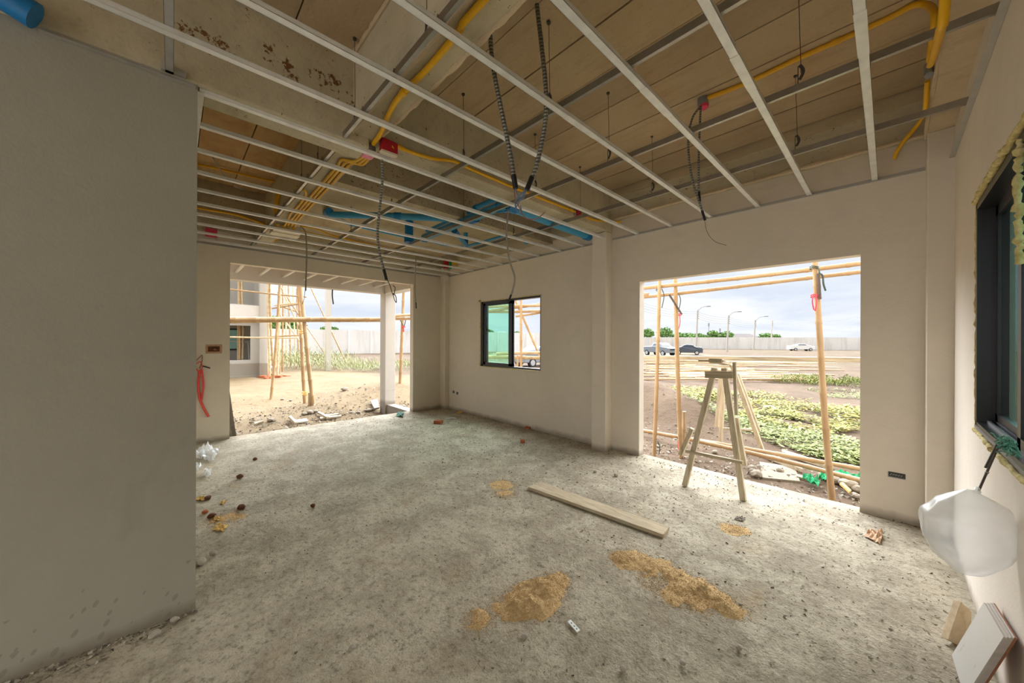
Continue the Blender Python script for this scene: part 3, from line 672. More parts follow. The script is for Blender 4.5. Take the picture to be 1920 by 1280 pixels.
MB().box((gb.x-0.04, gb.y-0.10, 2.72), (gb.x+0.03, gb.y-0.03, 2.90)).build('box_cover', REDBOX, t); MB().box((gb.x-0.04, gb.y-0.03, 2.72), (gb.x+0.04, gb.y+0.03, 2.88)).build('box_side', GREENCLOTH, t)
for k in range(3):
    conduit([gb+Vector((0.02, 0.04, 0.0)), gb+Vector((0.05+0.03*k, 0.12, 0.03*k-0.03)), gb+Vector((0.02+0.05*k, 0.22, 0.05*k-0.06))], 0.012, 'short yellow conduit tail at the corner box, ' + ['lowest', 'middle', 'uppermost'][k])
pb = P(396, 436, 'x', -6.14)
tag(MB().box((-6.17, pb.y-0.06, pb.z-0.055), (-6.11, pb.y+0.06, pb.z+0.05)).build('junction_box', PINK, bevel=0.005), 'pink painted box on the beam over the doorway', 'electrical box', 'red electrical boxes')
# conduits of the right side
zr = SLAB-0.016
cb = P(1318, 193, 'z', 3.16)
t = thing('ceiling_box', (cb.x, cb.y, 3.12), 'pink painted ceiling box at the end of the right conduit', 'electrical box', 'red electrical boxes')
MB().lathe((cb.x, cb.y, 3.135), [(0.0, 0), (0.036, 0.0), (0.038, 0.03), (0.036, SLAB-3.137)], 14).build('box_body', GREYPLASTIC, t, smooth=True); MB().lathe((cb.x+0.004, cb.y, 3.118), [(0.0, 0), (0.034, 0.002), (0.036, 0.022)], 12).build('box_cover', PINK, t, smooth=True)
xr = 0.148
conduit([cb+Vector((0.03, 0.0, 0.022)), P(1400, 155, 'z', zr), P(1500, 108, 'z', zr), P(1600, 64, 'z', zr), P(1670, 32, 'z', zr), P(1712, 10, 'z', zr-0.004), P(1740, 10, 'x', xr-0.012), P(1753, 30, 'x', xr), P(1749, 75, 'x', xr), P(1744, 112, 'x', xr)], 0.0155, 'yellow conduit sweeping along the ceiling to the right beam', couplers=(0.12, 0.3))
conduit([Vector((0.13, 1.5, 3.0)), P(1772, 0, 'x', 0.13), P(1764, 55, 'x', 0.13), P(1752, 100, 'x', 0.14), P(1744, 122, 'x', 0.146)], 0.0145, 'thick yellow conduit hanging beside the right beam')
cc = P(1742, 141, 'x', 0.15); c2 = P(1741, 122, 'x', 0.15)
tag(MB().tube([c2, cc], 0.019, 10).build('conduit_coupling', GREYPLASTIC, smooth=True), 'grey coupling on the conduit beside the right beam', 'coupling')
conduit([P(1739, 152, 'x', 0.15), P(1737, 180, 'x', 0.15), P(1734, 208, 'x', 0.15), P(1722, 232, 'y', 3.80), P(1702, 256, 'y', 3.87), P(1684, 280, 'y', 3.92), P(1677, 297, 'y', 3.975)], 0.0125, 'yellow conduit dropping from the coupling into the wall corner')

# flexible conduits hanging with loose wires
def flex(pts, r, label, wires=(), tape=True, mat=None, name='flexible_conduit'):
    pts = [Vector(p) for p in pts]
    t = thing(name, pts[0], label, 'cable', 'flexible conduits hanging from the ceiling')
    MB().tube(smooth_path(pts, 10), r, 8).build('tube', mat or FLEX, t, smooth=True)
    if tape:
        d = (pts[-1]-pts[-2]).normalized(); MB().tube([pts[-1]-d*0.02, pts[-1]+d*0.055], r*1.15, 8).build('tape_end', BLACK, t)
    for w, m in wires: MB().tube(smooth_path(w, 6), 0.0028, 6).build('loose_wire', m, t)
d0 = 1.96
flex([D(915, -60, d0), D(918, 40, d0), D(924, 120, d0), D(942, 215, d0), D(957, 290, d0), D(964, 335, d0)], 0.0125, 'left one of the twin grey flexible conduits at top centre', [([D(964, 352, d0), D(966, 372, d0), D(972, 385, d0), D(985, 408, d0-0.02), D(1005, 410, d0-0.04), D(1022, 398, d0-0.05)], WIREBROWN), ([D(966, 352, d0), D(972, 370, d0), D(980, 372, d0), D(988, 352, d0)], WIREBLUE), ([D(965, 350, d0), D(958, 330, d0+.02), D(955, 312, d0+.02), D(951, 308, d0)], WIREBROWN)])
flex([D(1000, -60, d0), D(1008, 20, d0), D(1016, 90, d0), D(1024, 175, d0), D(1021, 240, d0), D(1006, 310, d0), D(995, 338, d0)], 0.0125, 'right one of the twin grey flexible conduits at top centre', [([D(985, 356, d0), D(975, 376, d0), D(968, 390, d0), D(978, 402, d0), D(976, 385, d0)], WIREBLUE), ([D(984, 357, d0), D(970, 372, d0), D(966, 384, d0), D(970, 400, d0)], WIREBLUE)])
d1 = dep(cb)-0.02
flex([D(1313, 200, d1), D(1299, 220, d1), D(1291, 255, d1), D(1292, 300, d1), D(1300, 345, d1), D(1311, 378, d1), D(1318, 400, d1)], 0.008, 'longer grey flexible conduit hanging from the pink ceiling box', [([D(1321, 412, d1), D(1326, 435, d1), D(1340, 452, d1), D(1362, 460, d1)], WIREGREY)])
flex([D(1314, 200, d1), D(1312, 240, d1), D(1310, 300, d1), D(1310, 350, d1), D(1311, 364, d1)], 0.008, 'shorter grey flexible conduit hanging from the pink ceiling box')
d2 = dep(bx)
flex([D(716, 300, d2), D(717, 340, d2), D(711, 400, d2), D(708, 440, d2), D(712, 475, d2), D(721, 510, d2)], 0.009, 'grey flexible conduit over the wide doorway with knotted wires', [([D(723, 520, d2), D(730, 532, d2), D(737, 552, d2), D(741, 540, d2), D(737, 535, d2)], BLACK), ([D(737, 552, d2), D(739, 560, d2), D(743, 567, d2), D(742, 555, d2), D(737, 550, d2)], BLACK)])
d3 = 4.1
flex([D(565, 425, d3), D(573, 438, d3), D(575, 480, d3), D(573, 545, d3)], 0.008, 'thin grey cable hanging from the white board', [([D(572, 545, d3), D(570, 560, d3), D(567, 570, d3)], WIREBLUE)], tape=False, mat=WIREGREY, name='cable')
d4 = 3.6
flex([D(953, 392, d4), D(951, 420, d4), D(950, 450, d4), D(956, 490, d4), D(965, 520, d4), D(961, 545, d4), D(957, 556, d4)], 0.009, 'pale cable hanging down to the window head', tape=True, mat=WIREGREY, name='cable')
d5 = 4.6
flex([D(780, 480, d5), D(779, 510, d5), D(778, 540, d5), D(780, 570, d5)], 0.006, 'thin cable hanging right of the wide doorway', tape=True, mat=WIREGREY, name='cable')
flex([P(395, 285, 'z', 2.9), P(402, 300, 'z', 2.8), P(425, 335, 'z', 2.75), P(448, 352, 'z', 2.75), P(462, 356, 'z', 2.75)], 0.004, 'thin wire drooping under the stained bay', tape=False, mat=WIREGREY, name='cable')

# ------------------------------------------------------------------ blue drain pipes
def pipe(pts, r, label, sockets=(), mat=BLUE):
    pts = [Vector(p) for p in pts]
    t = thing('drain_pipe', pts[0], label, 'pipe', 'blue drain pipes under the bathroom')
    MB().tube(pts, r, 14).build('pipe_run', mat, t, smooth=True)
    for i, (a, b) in enumerate(sockets):
        a, b = Vector(a), Vector(b); MB().tube([a, b], r*1.18, 14).build('socket', BLUE_D, t, smooth=True)
zp = 2.74
A0, A1 = P(1098, 440, 'z', 2.70), P(950, 385, 'z', 2.72)
A0.x = A1.x = -2.66; A0.y = 3.9
pipe([A0, A1], 0.05, 'large blue drain pipe running to the window wall by the pilaster', [(A0+Vector((0, -0.02, 0)), A0+Vector((0, -0.1, 0))), (A1, A1+Vector((0, 0.12, 0)))])
B1 = P(770, 440, 'z', 2.74)
B1.y = A1.y+0.02
pipe([A1, A1+Vector((-0.12, -0.03, 0)), B1], 0.045, 'large blue drain pipe crossing from the elbow towards the doorway', [(A1+Vector((0.02, 0.06, 0)), A1+Vector((-0.12, -0.03, 0))), (A1+Vector((-0.5, 0, 0)), A1+Vector((-0.62, 0, 0)))])
C0 = P(890, 390, 'z', 2.86); C1 = P(945, 372, 'z', 2.86)
pipe([C0, C0+Vector((0.5, 0.0, 0))], 0.028, 'thin blue pipe stub emerging beside the elbow', [(C0, C0+Vector((0.05, 0, 0)))])
pipe([P(618, 402, 'z', 2.82), P(740, 405, 'z', 2.82), P(850, 410, 'z', 2.80)], 0.038, 'blue drain pipe slanting under the grey slab at the left', [(P(618, 397, 'z', 2.84), P(612, 400, 'z', 2.96)), (P(740, 405, 'z', 2.82), P(752, 405, 'z', 2.82))])
pipe([P(640, 413, 'z', 2.88), P(660, 421, 'z', 2.88), P(760, 443, 'z', 2.88), P(800, 452, 'z', 2.88)], 0.024, 'thin blue pipe behind the left slanting pipe')
st = P(767, 437, 'z', 2.80)
pipe([(st.x, st.y, 2.68), (st.x, st.y, 2.96)], 0.055, 'upright blue pipe trap in the middle of the pipework', [((st.x, st.y, 2.67), (st.x, st.y, 2.74))], BLUE_D)
pipe([P(800, 433, 'z', 2.83), P(850, 410, 'z', 2.83), P(880, 398, 'z', 2.83)], 0.02, 'thin blue pipe beside the large crossing pipe')
E0, E1 = P(852, 432, 'z', 2.78), P(873, 458, 'z', 2.80)
pipe([E0, E1, E1+Vector((0, 0, 0.17))], 0.034, 'blue branch pipe slanting off the crossing pipe', [(E0, E0.lerp(E1, 0.15)), (E1, E1+Vector((0, 0, 0.08)))])
pipe([P(874, 462, 'z', 2.86), P(910, 452, 'z', 2.86), P(965, 436, 'z', 2.86)], 0.02, 'thin blue pipe running from the branch towards the window wall')
pipe([P(790, 447, 'z', 2.86), P(830, 458, 'z', 2.86), P(868, 463, 'z', 2.86)], 0.02, 'thin blue pipe between the trap and the branch')
g0 = P(1003, 450, 'y', 3.80)
pipe([g0, (g0.x, g0.y, g0.z+0.22), (g0.x+0.30, g0.y, g0.z+0.24)], 0.024, 'blue angled pipe dropping at the window wall', [(g0+Vector((0, 0, 0.18)), (g0.x, g0.y, g0.z+0.24))])
g1 = P(985, 455, 'y', 3.86); pipe([g1, g1+Vector((0.05, 0, 0))], 0.026, 'short capped blue pipe end at the window wall')
# blue pipe poking out over the partition, top left
q0 = Vector((XD+0.06, -0.47, 2.67))
pipe([q0+Vector((0, -0.9, 0.05)), q0, q0+Vector((0.0, 0.05, -0.02))], 0.045, 'blue pipe end over the partition in the top left corner', [(q0+Vector((0, 0.0, 0.0)), q0+Vector((0, 0.07, -0.03)))], BLUE)

# ------------------------------------------------------------------ windows
def foam_rope(pts, r, seed, n=10, gap=0.0):
    mb = MB(); sp = smooth_path(pts, n); rs = []; q = []
    for i, p in enumerate(sp):
        a = mnoise.noise((i*0.37, seed, 0)); b = mnoise.noise((i*0.9, seed, 5)); rs.append(max(r*(0.75+0.7*a+0.5*b), r*0.25))
        q.append(p+Vector((mnoise.noise((i*0.6, seed, 9)), mnoise.noise((i*0.6, seed, 12)), mnoise.noise((i*0.6, seed, 15))))*r*0.6)
    mb.tube(q, rs, 8); return mb
# window on the far wall: both sashes slid to the left, the right half is open
x0, x1, z0, z1 = WB
t = thing('window_1', ((x0+x1)/2, YB+0.06, z0), 'dark framed sliding window in the far wall, right half open', 'window'); t['kind'] = 'structure'
fr = MB(); ya, yb = YB+0.02, YB+0.10
fr.box((x0, ya, z0), (x1, yb, z0+0.028)); fr.box((x0, ya, z1-0.03), (x1, yb, z1)); fr.box((x0, ya, z0), (x0+0.05, yb, z1)); fr.box((x1-0.03, ya, z0), (x1, yb, z1)); fr.build('window_frame', FRAME, t)
xm = (x0+x1)/2
def sash(xa_, xb_, y, parent, w=0.045):
    mb = MB(); mb.box((xa_, y, z0+0.028), (xb_, y+0.022, z0+0.028+w)); mb.box((xa_, y, z1-0.03-w), (xb_, y+0.022, z1-0.03)); mb.box((xa_, y, z0+0.028), (xa_+w, y+0.022, z1-0.03)); mb.box((xb_-w-0.02, y, z0+0.028), (xb_, y+0.022, z1-0.03))
    s_ = mb.build('sash', FRAME, parent); MB().box((xa_+w, y+0.009, z0+0.07), (xb_-w, y+0.013, z1-0.075)).build('pane', GLASS, s_)
sash(x0+0.05, xm+0.04, YB+0.035, t); sash(x0+0.07, xm+0.06, YB+0.066, t)
MB().box((x1-0.012, YB-0.004, z0), (x1, YB+0.004, z1)).build('frame_edge', FRAME_EDGE, t)
fm = foam_rope([(x0, YB-0.002, z1+0.005), (x0+0.4, YB, z1+0.004), (x1-0.1, YB, z1+0.004), (x1, YB, z1)], 0.008, 3)
fm.v and fm.build('foam_seal', FOAM, t, smooth=True)
foam_rope([(x0-0.004, YB-0.002, z0), (x0-0.004, YB, (z0+z1)/2), (x0-0.004, YB, z1+0.01)], 0.010, 5).build('foam_seal', FOAM, t, smooth=True)
foam_rope([(x0, YB-0.002, z0-0.006), (x0+0.7, YB, z0-0.006), (x1, YB, z0-0.006)], 0.008, 7).build('foam_seal', FOAM, t, smooth=True)
MB().lathe((x0-0.01, YB-0.01, z1-0.01), [(0.0, 0), (0.03, 0.012), (0.022, 0.035), (0.0, 0.05)], 8).build('foam_blob', FOAM, t, smooth=True)
# window on the right wall
y0, y1, z0c, z1c = WC
t = thing('window_2', (XC+0.05, (y0+y1)/2, z0c), 'dark framed sliding window in the right wall with foam seal', 'window'); t['kind'] = 'structure'
fr = MB(); xa_, xb_ = XC-0.006, XC+0.09
fr.box((xa_, y0, z0c), (xb_, y1, z0c+0.03)); fr.box((xa_, y0, z1c-0.035), (xb_, y1, z1c)); fr.box((xa_, y1-0.03, z0c), (xb_, y1, z1c)); fr.box((xa_, y0, z0c), (xb_, y0+0.03, z1c)); fr.build('window_frame', FRAME, t)
MB().box((xa_-0.002, y0, z0c-0.004), (xa_+0.02, y1, z0c+0.012)).box((xa_+0.03, y0, z0c+0.03), (xa_+0.038, y1, z0c+0.045)).box((xa_+0.055, y0, z0c+0.03), (xa_+0.063, y1, z0c+0.045)).build('sill_track', FRAME_EDGE, t)
ym = (y0+y1)/2
def sash2(a, b, x, w=0.05, g=GLASS_D):
    mb = MB(); mb.box((x, a, z0c+0.03), (x+0.024, b, z0c+0.03+w)); mb.box((x, a, z1c-0.035-w), (x+0.024, b, z1c-0.035)); mb.box((x, a, z0c+0.03), (x+0.024, a+w+0.03, z1c-0.035)); mb.box((x, b-w, z0c+0.03), (x+0.024, b, z1c-0.035))
    s_ = mb.build('sash', FRAME, t); MB().box((x+0.010, a+w, z0c+0.07), (x+0.014, b-w, z1c-0.08)).build('pane', g, s_)
sash2(ym-0.02, y1-0.03, XC+0.050); sash2(y0+0.03, ym+0.05, XC+0.018)
foam_rope([(XC-0.008, y0, z1c+0.012), (XC-0.012, ym, z1c+0.014), (XC-0.012, y1-0.3, z1c+0.012), (XC-0.008, y1, z1c+0.008)], 0.015, 21, 22).build('foam_seal', FOAM, t, smooth=True)
foam_rope([(XC-0.004, y1+0.004, z0c), (XC-0.004, y1+0.006, (z0c+z1c)/2), (XC-0.004, y1+0.004, z1c)], 0.008, 23, 26).build('foam_seal', FOAM, t, smooth=True)
foam_rope([(XC-0.006, y1+0.01, z0c-0.012), (XC-0.01, ym+0.3, z0c-0.016), (XC-0.01, ym, z0c-0.016), (XC-0.008, y0, z0c-0.014)], 0.013, 26, 24).build('foam_seal', FOAM, t, smooth=True)
foam_rope([(XC-0.008, 2.03, 2.03), (XC-0.012, 2.04, 1.9), (XC-0.01, 2.035, 1.75), (XC-0.008, 2.03, 1.62)], 0.013, 31, 14).build('foam_seal', FOAM, t, smooth=True)
# scrap of green net on the sill, hook rods and the plastic bag
sc = P(1890, 838, 'x', XC-0.02)
mb = MB()
for k in range(160):
    p = sc+Vector((random.uniform(-0.015, 0.012), random.gauss(-0.02, 0.05), random.gauss(0.006, 0.009))); q = p+Vector((random.uniform(-.02, .02), random.uniform(-.05, .05), random.uniform(-.015, .015)))
    if q.x > XC-0.012: q.x = XC-0.012
    mb.tube([p, (p+q)/2+Vector((0, 0, 0.006)), q], 0.0022, 4)
tag(mb.build('net_scrap', GREENNET), 'torn scrap of green netting on the right window sill', 'netting')
h0, h1 = P(1872, 836, 'x', 0.285), D(1834, 922, 1.305)
t = thing('hook_rod', h0, 'thin rusty rods hooked on the sill, holding the plastic bag', 'rod')
MB().tube([h0+Vector((0.0, -0.01, 0.02)), h0, h1], 0.0035, 6).build('rod', STEELROD, t)
MB().tube([h0+Vector((0.0, 0.012, 0.01)), h0.lerp(h1, 0.5)+Vector((-0.006, 0.008, 0))], 0.0035, 6).build('rod', STEELROD, t)
MB().tube([h0.lerp(h1, 0.55)-Vector((0, 0, 0.004)), h0.lerp(h1, 0.6)], 0.0048, 6).build('wire_wrap', LUMP, t)
# bag: closed film, fuller at lower left, gathered at the top
bc = D(1817, 1010, 1.275)
side = RT
outl = [(920, 4, 1832), (930, 24, 1829), (945, 52, 1822), (965, 66, 1815), (990, 70, 1815), (1015, 69, 1816), (1040, 58, 1826), (1060, 42, 1838), (1078, 26, 1848), (1086, 8, 1850)]
mb = MB(); seg = 40; k_ = 1.275/FPX; n0 = 0
dense = []
for i in range(len(outl)-1):
    for s_ in range(5):
        u = s_/5; dense.append(tuple(outl[i][j]*(1-u)+outl[i+1][j]*u for j in range(3)))
dense.append(outl[-1])
for i, (py, hw, cx) in enumerate(dense):
    c = D(cx, py, 1.275); c.x = min(c.x, 0.2)
    c = c - FW*0.0
    for j in range(seg):
        th = 2*PI*j/seg; r = hw*k_; fold = 1+0.10*mnoise.noise((math.cos(th)*1.6, math.sin(th)*1.6, py*0.02))+0.05*mnoise.noise((math.cos(th)*4, math.sin(th)*4, py*0.05))
        v = c + side*(r*math.cos(th)*fold) + FW*(r*0.72*math.sin(th)*fold)
        v.x = min(v.x, XC-0.008); mb.v.append(v)
nr = len(dense)
for i in range(nr-1):
    for j in range(seg): mb.f.append((i*seg+j, i*seg+(j+1) % seg, (i+1)*seg+(j+1) % seg, (i+1)*seg+j)); mb.mi.append(0)
t = thing('plastic_bag', D(1832, 1086, 1.275), 'milky inflated plastic bag hanging under the right window', 'bag')
mb.build('bag_film', BAG, t, smooth=True)
MB().tube([D(1832, 914, 1.29), D(1832, 922, 1.28)], [0.006, 0.010], 8).build('gathered_neck', BAG, t, smooth=True)

# ------------------------------------------------------------------ small fittings in the walls
def niche(px, py, w, h, label, ax='y'):
    if ax == 'y':
        c = P(px, py, 'y', YB); t = thing('back_box', c-Vector((0, 0, h/2)), label, 'electrical box', 'flush boxes in the walls')
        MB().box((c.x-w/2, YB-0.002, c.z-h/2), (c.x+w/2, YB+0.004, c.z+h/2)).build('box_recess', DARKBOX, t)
        m = MB(); m.box((c.x-w/2, YB-0.004, c.z-h/2), (c.x+w/2, YB, c.z-h/2+0.006)); m.box((c.x-w/2, YB-0.004, c.z-h/2), (c.x-w/2+0.005, YB, c.z+h/2)); m.build('box_rim', GREYPLASTIC, t)
        m = MB()
        for k in range(5): m.tube([(c.x-w*0.35+w*0.15*k, YB-0.004, c.z-h*0.1), (c.x-w*0.3+w*0.15*k, YB-0.006, c.z+h*0.25), (c.x-w*0.2+w*0.13*k, YB-0.004, c.z+h*0.05)], 0.003, 5)
        m.build('crumpled_filling', GREYPLASTIC, t)
    return t
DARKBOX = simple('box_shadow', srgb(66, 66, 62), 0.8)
niche(1681, 891, 0.092, 0.042, 'long flush box with crumpled filling low in the wall right of the opening')
niche(850.5, 734.5, 0.055, 0.05, 'dark flush box low on the window wall, left of two'); niche(857.5, 737, 0.055, 0.05, 'dark flush box low on the window wall, right of two')
c = P(401, 654, 'x', XA); t = thing('back_box', c-Vector((0, 0, 0.06)), 'brown flush box with rough edges left of the wide doorway', 'electrical box', 'flush boxes in the walls')
MB().box((XA-0.002, c.y-0.085, c.z-0.06), (XA+0.005, c.y+0.085, c.z+0.06)).build('box_recess', CARD, t); MB().box((XA+0.003, c.y-0.06, c.z-0.035), (XA+0.008, c.y+0.06, c.z+0.035)).build('box_cover', BROWNLUMP, t)
MB().lathe((XA+0.008, c.y+0.01, c.z-0.02), [(0, 0), (0.02, 0.005), (0.0, 0.03)], 8).build('knockout', CARD, t)
# coral tubes and cable ends left of the doorway
q = lambda a, b: P(a, b, 'x', XA+0.02)
t = thing('wire_tail', q(378, 690), 'coral red tubing tail with knotted wires left of the wide doorway', 'cable')
MB().tube(smooth_path([q(374, 694), q(372, 720), q(374, 745), q(382, 765), q(391, 781)]), 0.013, 8).build('tube', REDWIRE, t, smooth=True)
MB().tube(smooth_path([q(378, 692), q(381, 715), q(380, 735), q(377, 752)]), 0.011, 8).build('tube', REDWIRE, t, smooth=True)
MB().tube(smooth_path([q(368, 682), q(376, 678), q(379, 690), q(372, 696), q(368, 690)]), 0.006, 6).build('knotted_wire', REDWIRE, t)
MB().tube(smooth_path([q(368, 676), q(374, 670), q(379, 666), q(378, 680), q(374, 690)]), 0.005, 6).build('loose_wire', WIREBROWN, t)
MB().tube([q(380, 686), q(394, 690)], 0.008, 6).build('tape_end', BLACK, t)

# ------------------------------------------------------------------ floor things
a, b, c_, d_ = P(990, 912, 'z', 0.026), P(1013, 902, 'z', 0.026), P(1255, 987, 'z', 0.026), P(1244, 1002, 'z', 0.026)
t0 = MB().slab([a, d_, c_, b], -0.027 if (d_-a).cross(b-a).z > 0 else 0.027)
tag(t0.build('wooden_board', BOARDWOOD, bevel=0.003), 'long dusty wooden board lying on the concrete floor', 'board')
# sand heaps: height fields that dip below the floor at their ragged edge
def heap(name, pts, hmax, label, mat, seed, res=0.012, rag=0.5, cat='sand'):
    xs = [p[0] for p in pts]; ys = [p[1] for p in pts]; m = 0.25
    x0, x1, y0, y1 = min(xs)-m, max(xs)+m, min(ys)-m, max(ys)+m; nx = int((x1-x0)/res); ny = int((y1-y0)/res); mb = MB()
    def hgt(x, y):
        v = 0
        for (px, py, r, hh) in pts:
            d = math.hypot(x-px, y-py)/r; v += hh*max(0, 1-d*d)**1.0 if d < 1 else 0
        nz = mnoise.noise((x*5, y*5, seed))*0.5+mnoise.noise((x*13, y*13, seed))*0.4+mnoise.noise((x*34, y*34, seed))*0.35
        return hmax*(v*(1+0.5*nz)+rag*nz*1.3-0.36)
    H_ = [[hgt(x0+(x1-x0)*i/nx, y0+(y1-y0)*j/ny) for j in range(ny+1)] for i in range(nx+1)]
    ids = {}
    def vid(i, j):
        if (i, j) not in ids:
            x, y = x0+(x1-x0)*i/nx, y0+(y1-y0)*j/ny; ids[i, j] = len(mb.v)
            near = min(math.hypot(x-p[0], y-p[1])/p[2] for p in pts)
            z = H_[i][j] if near < 1.15 else -0.02
            mb.v.append(Vector((x, y, max(z, -0.012)+0.001)))
        return ids[i, j]
    for i in range(nx):
        for j in range(ny):
            if max(H_[i][j], H_[i+1][j], H_[i][j+1], H_[i+1][j+1]) > -0.004:
                x, y = x0+(x1-x0)*i/nx, y0+(y1-y0)*j/ny
                if min(math.hypot(x-p[0], y-p[1])/p[2] for p in pts) < 1.2:
                    mb.f.append((vid(i, j), vid(i+1, j), vid(i+1, j+1), vid(i, j+1))); mb.mi.append(0)
    rg = random.Random(int(seed*10))
    for p in pts:
        for _ in range(int(11000*p[2])):
            a = rg.uniform(0, 2*PI); d = p[2]*abs(rg.gauss(0.72, 0.30)); x, y = p[0]+d*math.cos(a), p[1]+d*math.sin(a); q = Vector((x, y, max(fz(x, y), hgt(x, y)))); g = rg.uniform(0.0015, 0.0045)
            n = len(mb.v); mb.v += [q+Vector((rg.uniform(-g, g), rg.uniform(-g, g), rg.uniform(-g*.3, g))) for _ in range(4)]
            for f in ((0, 1, 2), (0, 2, 3), (0, 3, 1), (1, 3, 2)): mb.f.append(tuple(n+i for i in f)); mb.mi.append(0)
    return tag(mb.build(name, mat, smooth=True), label, cat, kind='stuff')
F0 = lambda px, py: P(px, py, 'z', 0.0)
def fp(px, py, r, h=1.0): v = F0(px, py); return (v.x, v.y, r, h)
heap('sand_heap', [fp(1000, 1120, 0.16), fp(1025, 1100, 0.11, 0.7), fp(960, 1135, 0.12, 0.6), fp(895, 1160, 0.08, 0.42), fp(1045, 1085, 0.08, 0.5)], 0.030, 'heap of loose yellow sand near the small metal strip', SAND, 2.0)
heap('sand_heap', [fp(1190, 1050, 0.13, 0.6), fp(1240, 1065, 0.13, 0.7), fp(1285, 1095, 0.13, 0.9), fp(1330, 1115, 0.11, 0.8), fp(1365, 1140, 0.08, 0.6), fp(1260, 1115, 0.10, 0.5), fp(1220, 1090, 0.08, 0.5), fp(1310, 1135, 0.07, 0.4), fp(1162, 1045, 0.07, 0.5)], 0.026, 'long ridge of yellow sand right of the other heap', SAND, 5.0)
heap('sand_heap', [fp(942, 908, 0.12, 0.5), fp(945, 925, 0.10, 0.28)], 0.014, 'small sprinkle of yellow sand left of the board', SAND, 8.0, 0.01)
heap('sand_heap', [fp(1370, 990, 0.09, 0.40), fp(1385, 992, 0.07, 0.35)], 0.012, 'small sprinkle of yellow sand before the sawhorse', SAND, 11.0, 0.01)
heap('sand_heap', [fp(424, 972, 0.12, 0.36)], 0.012, 'small sprinkle of brown sand by the partition end', SAND, 14.0, 0.01)
# grit
mb = MB(); rnd = random.Random(4)
def chip(mb, c, s, rnd):
    p = [c+Vector((rnd.uniform(-s, s), rnd.uniform(-s, s), rnd.uniform(-s*.3, s*.9))) for _ in range(4)]
    n = len(mb.v); mb.v += p
    for f in ((0, 1, 2), (0, 2, 3), (0, 3, 1), (1, 3, 2)): mb.f.append(tuple(n+i for i in f)); mb.mi.append(0)
for k in range(9000):
    x = rnd.uniform(-6.1, 0.25); y = rnd.uniform(0.3, 3.95) if x < -2.4 else rnd.uniform(0.3, 3.98)
    chip(mb, Vector((x, y, fz(x, y))), rnd.choice((0.004, 0.005, 0.006, 0.008, 0.012))*(0.7 if y < 2 else 1), rnd)
for k in range(900):                                   # swept against the wall feet
    if k % 2: x = rnd.uniform(-6.1, 0.2); y = YB-abs(rnd.gauss(0, 0.07))
    else: y = rnd.uniform(-1, 0.1); x = XD+abs(rnd.gauss(0, 0.05))
    chip(mb, Vector((x, y, fz(x, y))), rnd.uniform(0.005, 0.014), rnd)
tag(mb.build('cement_grit', GRIT), 'cement grit and crumbs scattered over the concrete floor', 'grit', kind='stuff')
def lump(px, py, s, mat, name, label, cat, flat=0.7, seed=0, z=0.0, at=None):
    c = at if at is not None else F0(px, py); bm = bmesh.new(); bmesh.ops.create_icosphere(bm, subdivisions=2, radius=s)
    for v in bm.verts:
        k = 1+0.35*mnoise.noise((v.co.x/s*0.9+seed, v.co.y/s*0.9, v.co.z/s*0.9))+0.15*mnoise.noise((v.co.x/s*2.5+seed, v.co.y/s*2.5, v.co.z/s*2.5)); v.co *= k; v.co.z *= flat
    zmin = min(v.co.z for v in bm.verts)
    for v in bm.verts: v.co.z -= zmin*0.85
    me = bpy.data.meshes.new(name); bm.to_mesh(me); bm.free(); me.materials.append(mat); o = bpy.data.objects.new(name, me); COL.objects.link(o); o.location = c; ABS[o.name] = Vector(c)
    return tag(o, label, cat)
def brickbit(px, py, w, d, h, rz, label):
    c = F0(px, py); mb = MB(); a = Vector((math.cos(rz), math.sin(rz), 0)); b = Vector((-a.y, a.x, 0))
    q = [c-a*w/2-b*d/2, c+a*w/2-b*d/2, c+a*w/2+b*d/2, c-a*w/2+b*d/2]; mb.hexa([v+Vector((0, 0, -0.004)) for v in q]+[v+Vector((0, 0, h)) for v in q])
    tag(mb.build('brick_fragment', BRICK, bevel=0.004), label, 'brick', 'brick pieces on the floor')
brickbit(822, 793, 0.12, 0.10, 0.045, 0.5, 'orange brick piece in the far corner of the floor')
brickbit(980, 829, 0.055, 0.05, 0.035, 0.9, 'small orange brick cube under the window')
brickbit(990, 803, 0.09, 0.05, 0.03, 0.2, 'orange brick shard against the wall under the window')
for k, (px, py, s, lab) in enumerate([(478, 862, .022, 'brown clod farthest back near the crumpled bag'), (450, 896, .03, 'dark brown clod in the middle of the left floor'), (452, 954, .028, 'dark brown clod right of the scraps'), (390, 936, .024, 'dark brown clod beside a yellow scrap'), (397, 970, .026, 'red brown clod left of the sand sprinkle'), (587, 950, .02, 'dark crumb alone on the left floor'), (384, 962, .02, 'orange red crumb nearest the partition')]):
    lump(px, py, s, BROWNLUMP if k != 6 else BRICK, 'clod', lab, 'clod', 0.7, k*3.1)
for k, (px, py, s, lab) in enumerate([(1168, 1258, .014, 'pale cement lump at the bottom centre of the floor'), (984, 1196, .014, 'pale cement pebble below the sand heap'), (660, 1218, .013, 'pale pebble on the near floor'), (290, 1195, .022, 'grey cement lump at the foot of the partition'), (328, 1165, .018, 'small cement lump close to the partition corner'), (1385, 1217, .014, 'grey pebble on the near right floor'), (1280, 1245, .012, 'small grey pebble right of the bottom lump'), (1116, 885, .018, 'dark pebble left of the sawhorse'), (1155, 892, .02, 'brown grey pebble left of the sawhorse'), (375, 1058, .03, 'grey cement lump beside the partition edge'), (400, 1040, .02, 'small lump beside the partition edge')]):
    lump(px, py, s, LUMP, 'cement_lump', lab, 'lump', 0.75, k*2.3+20)
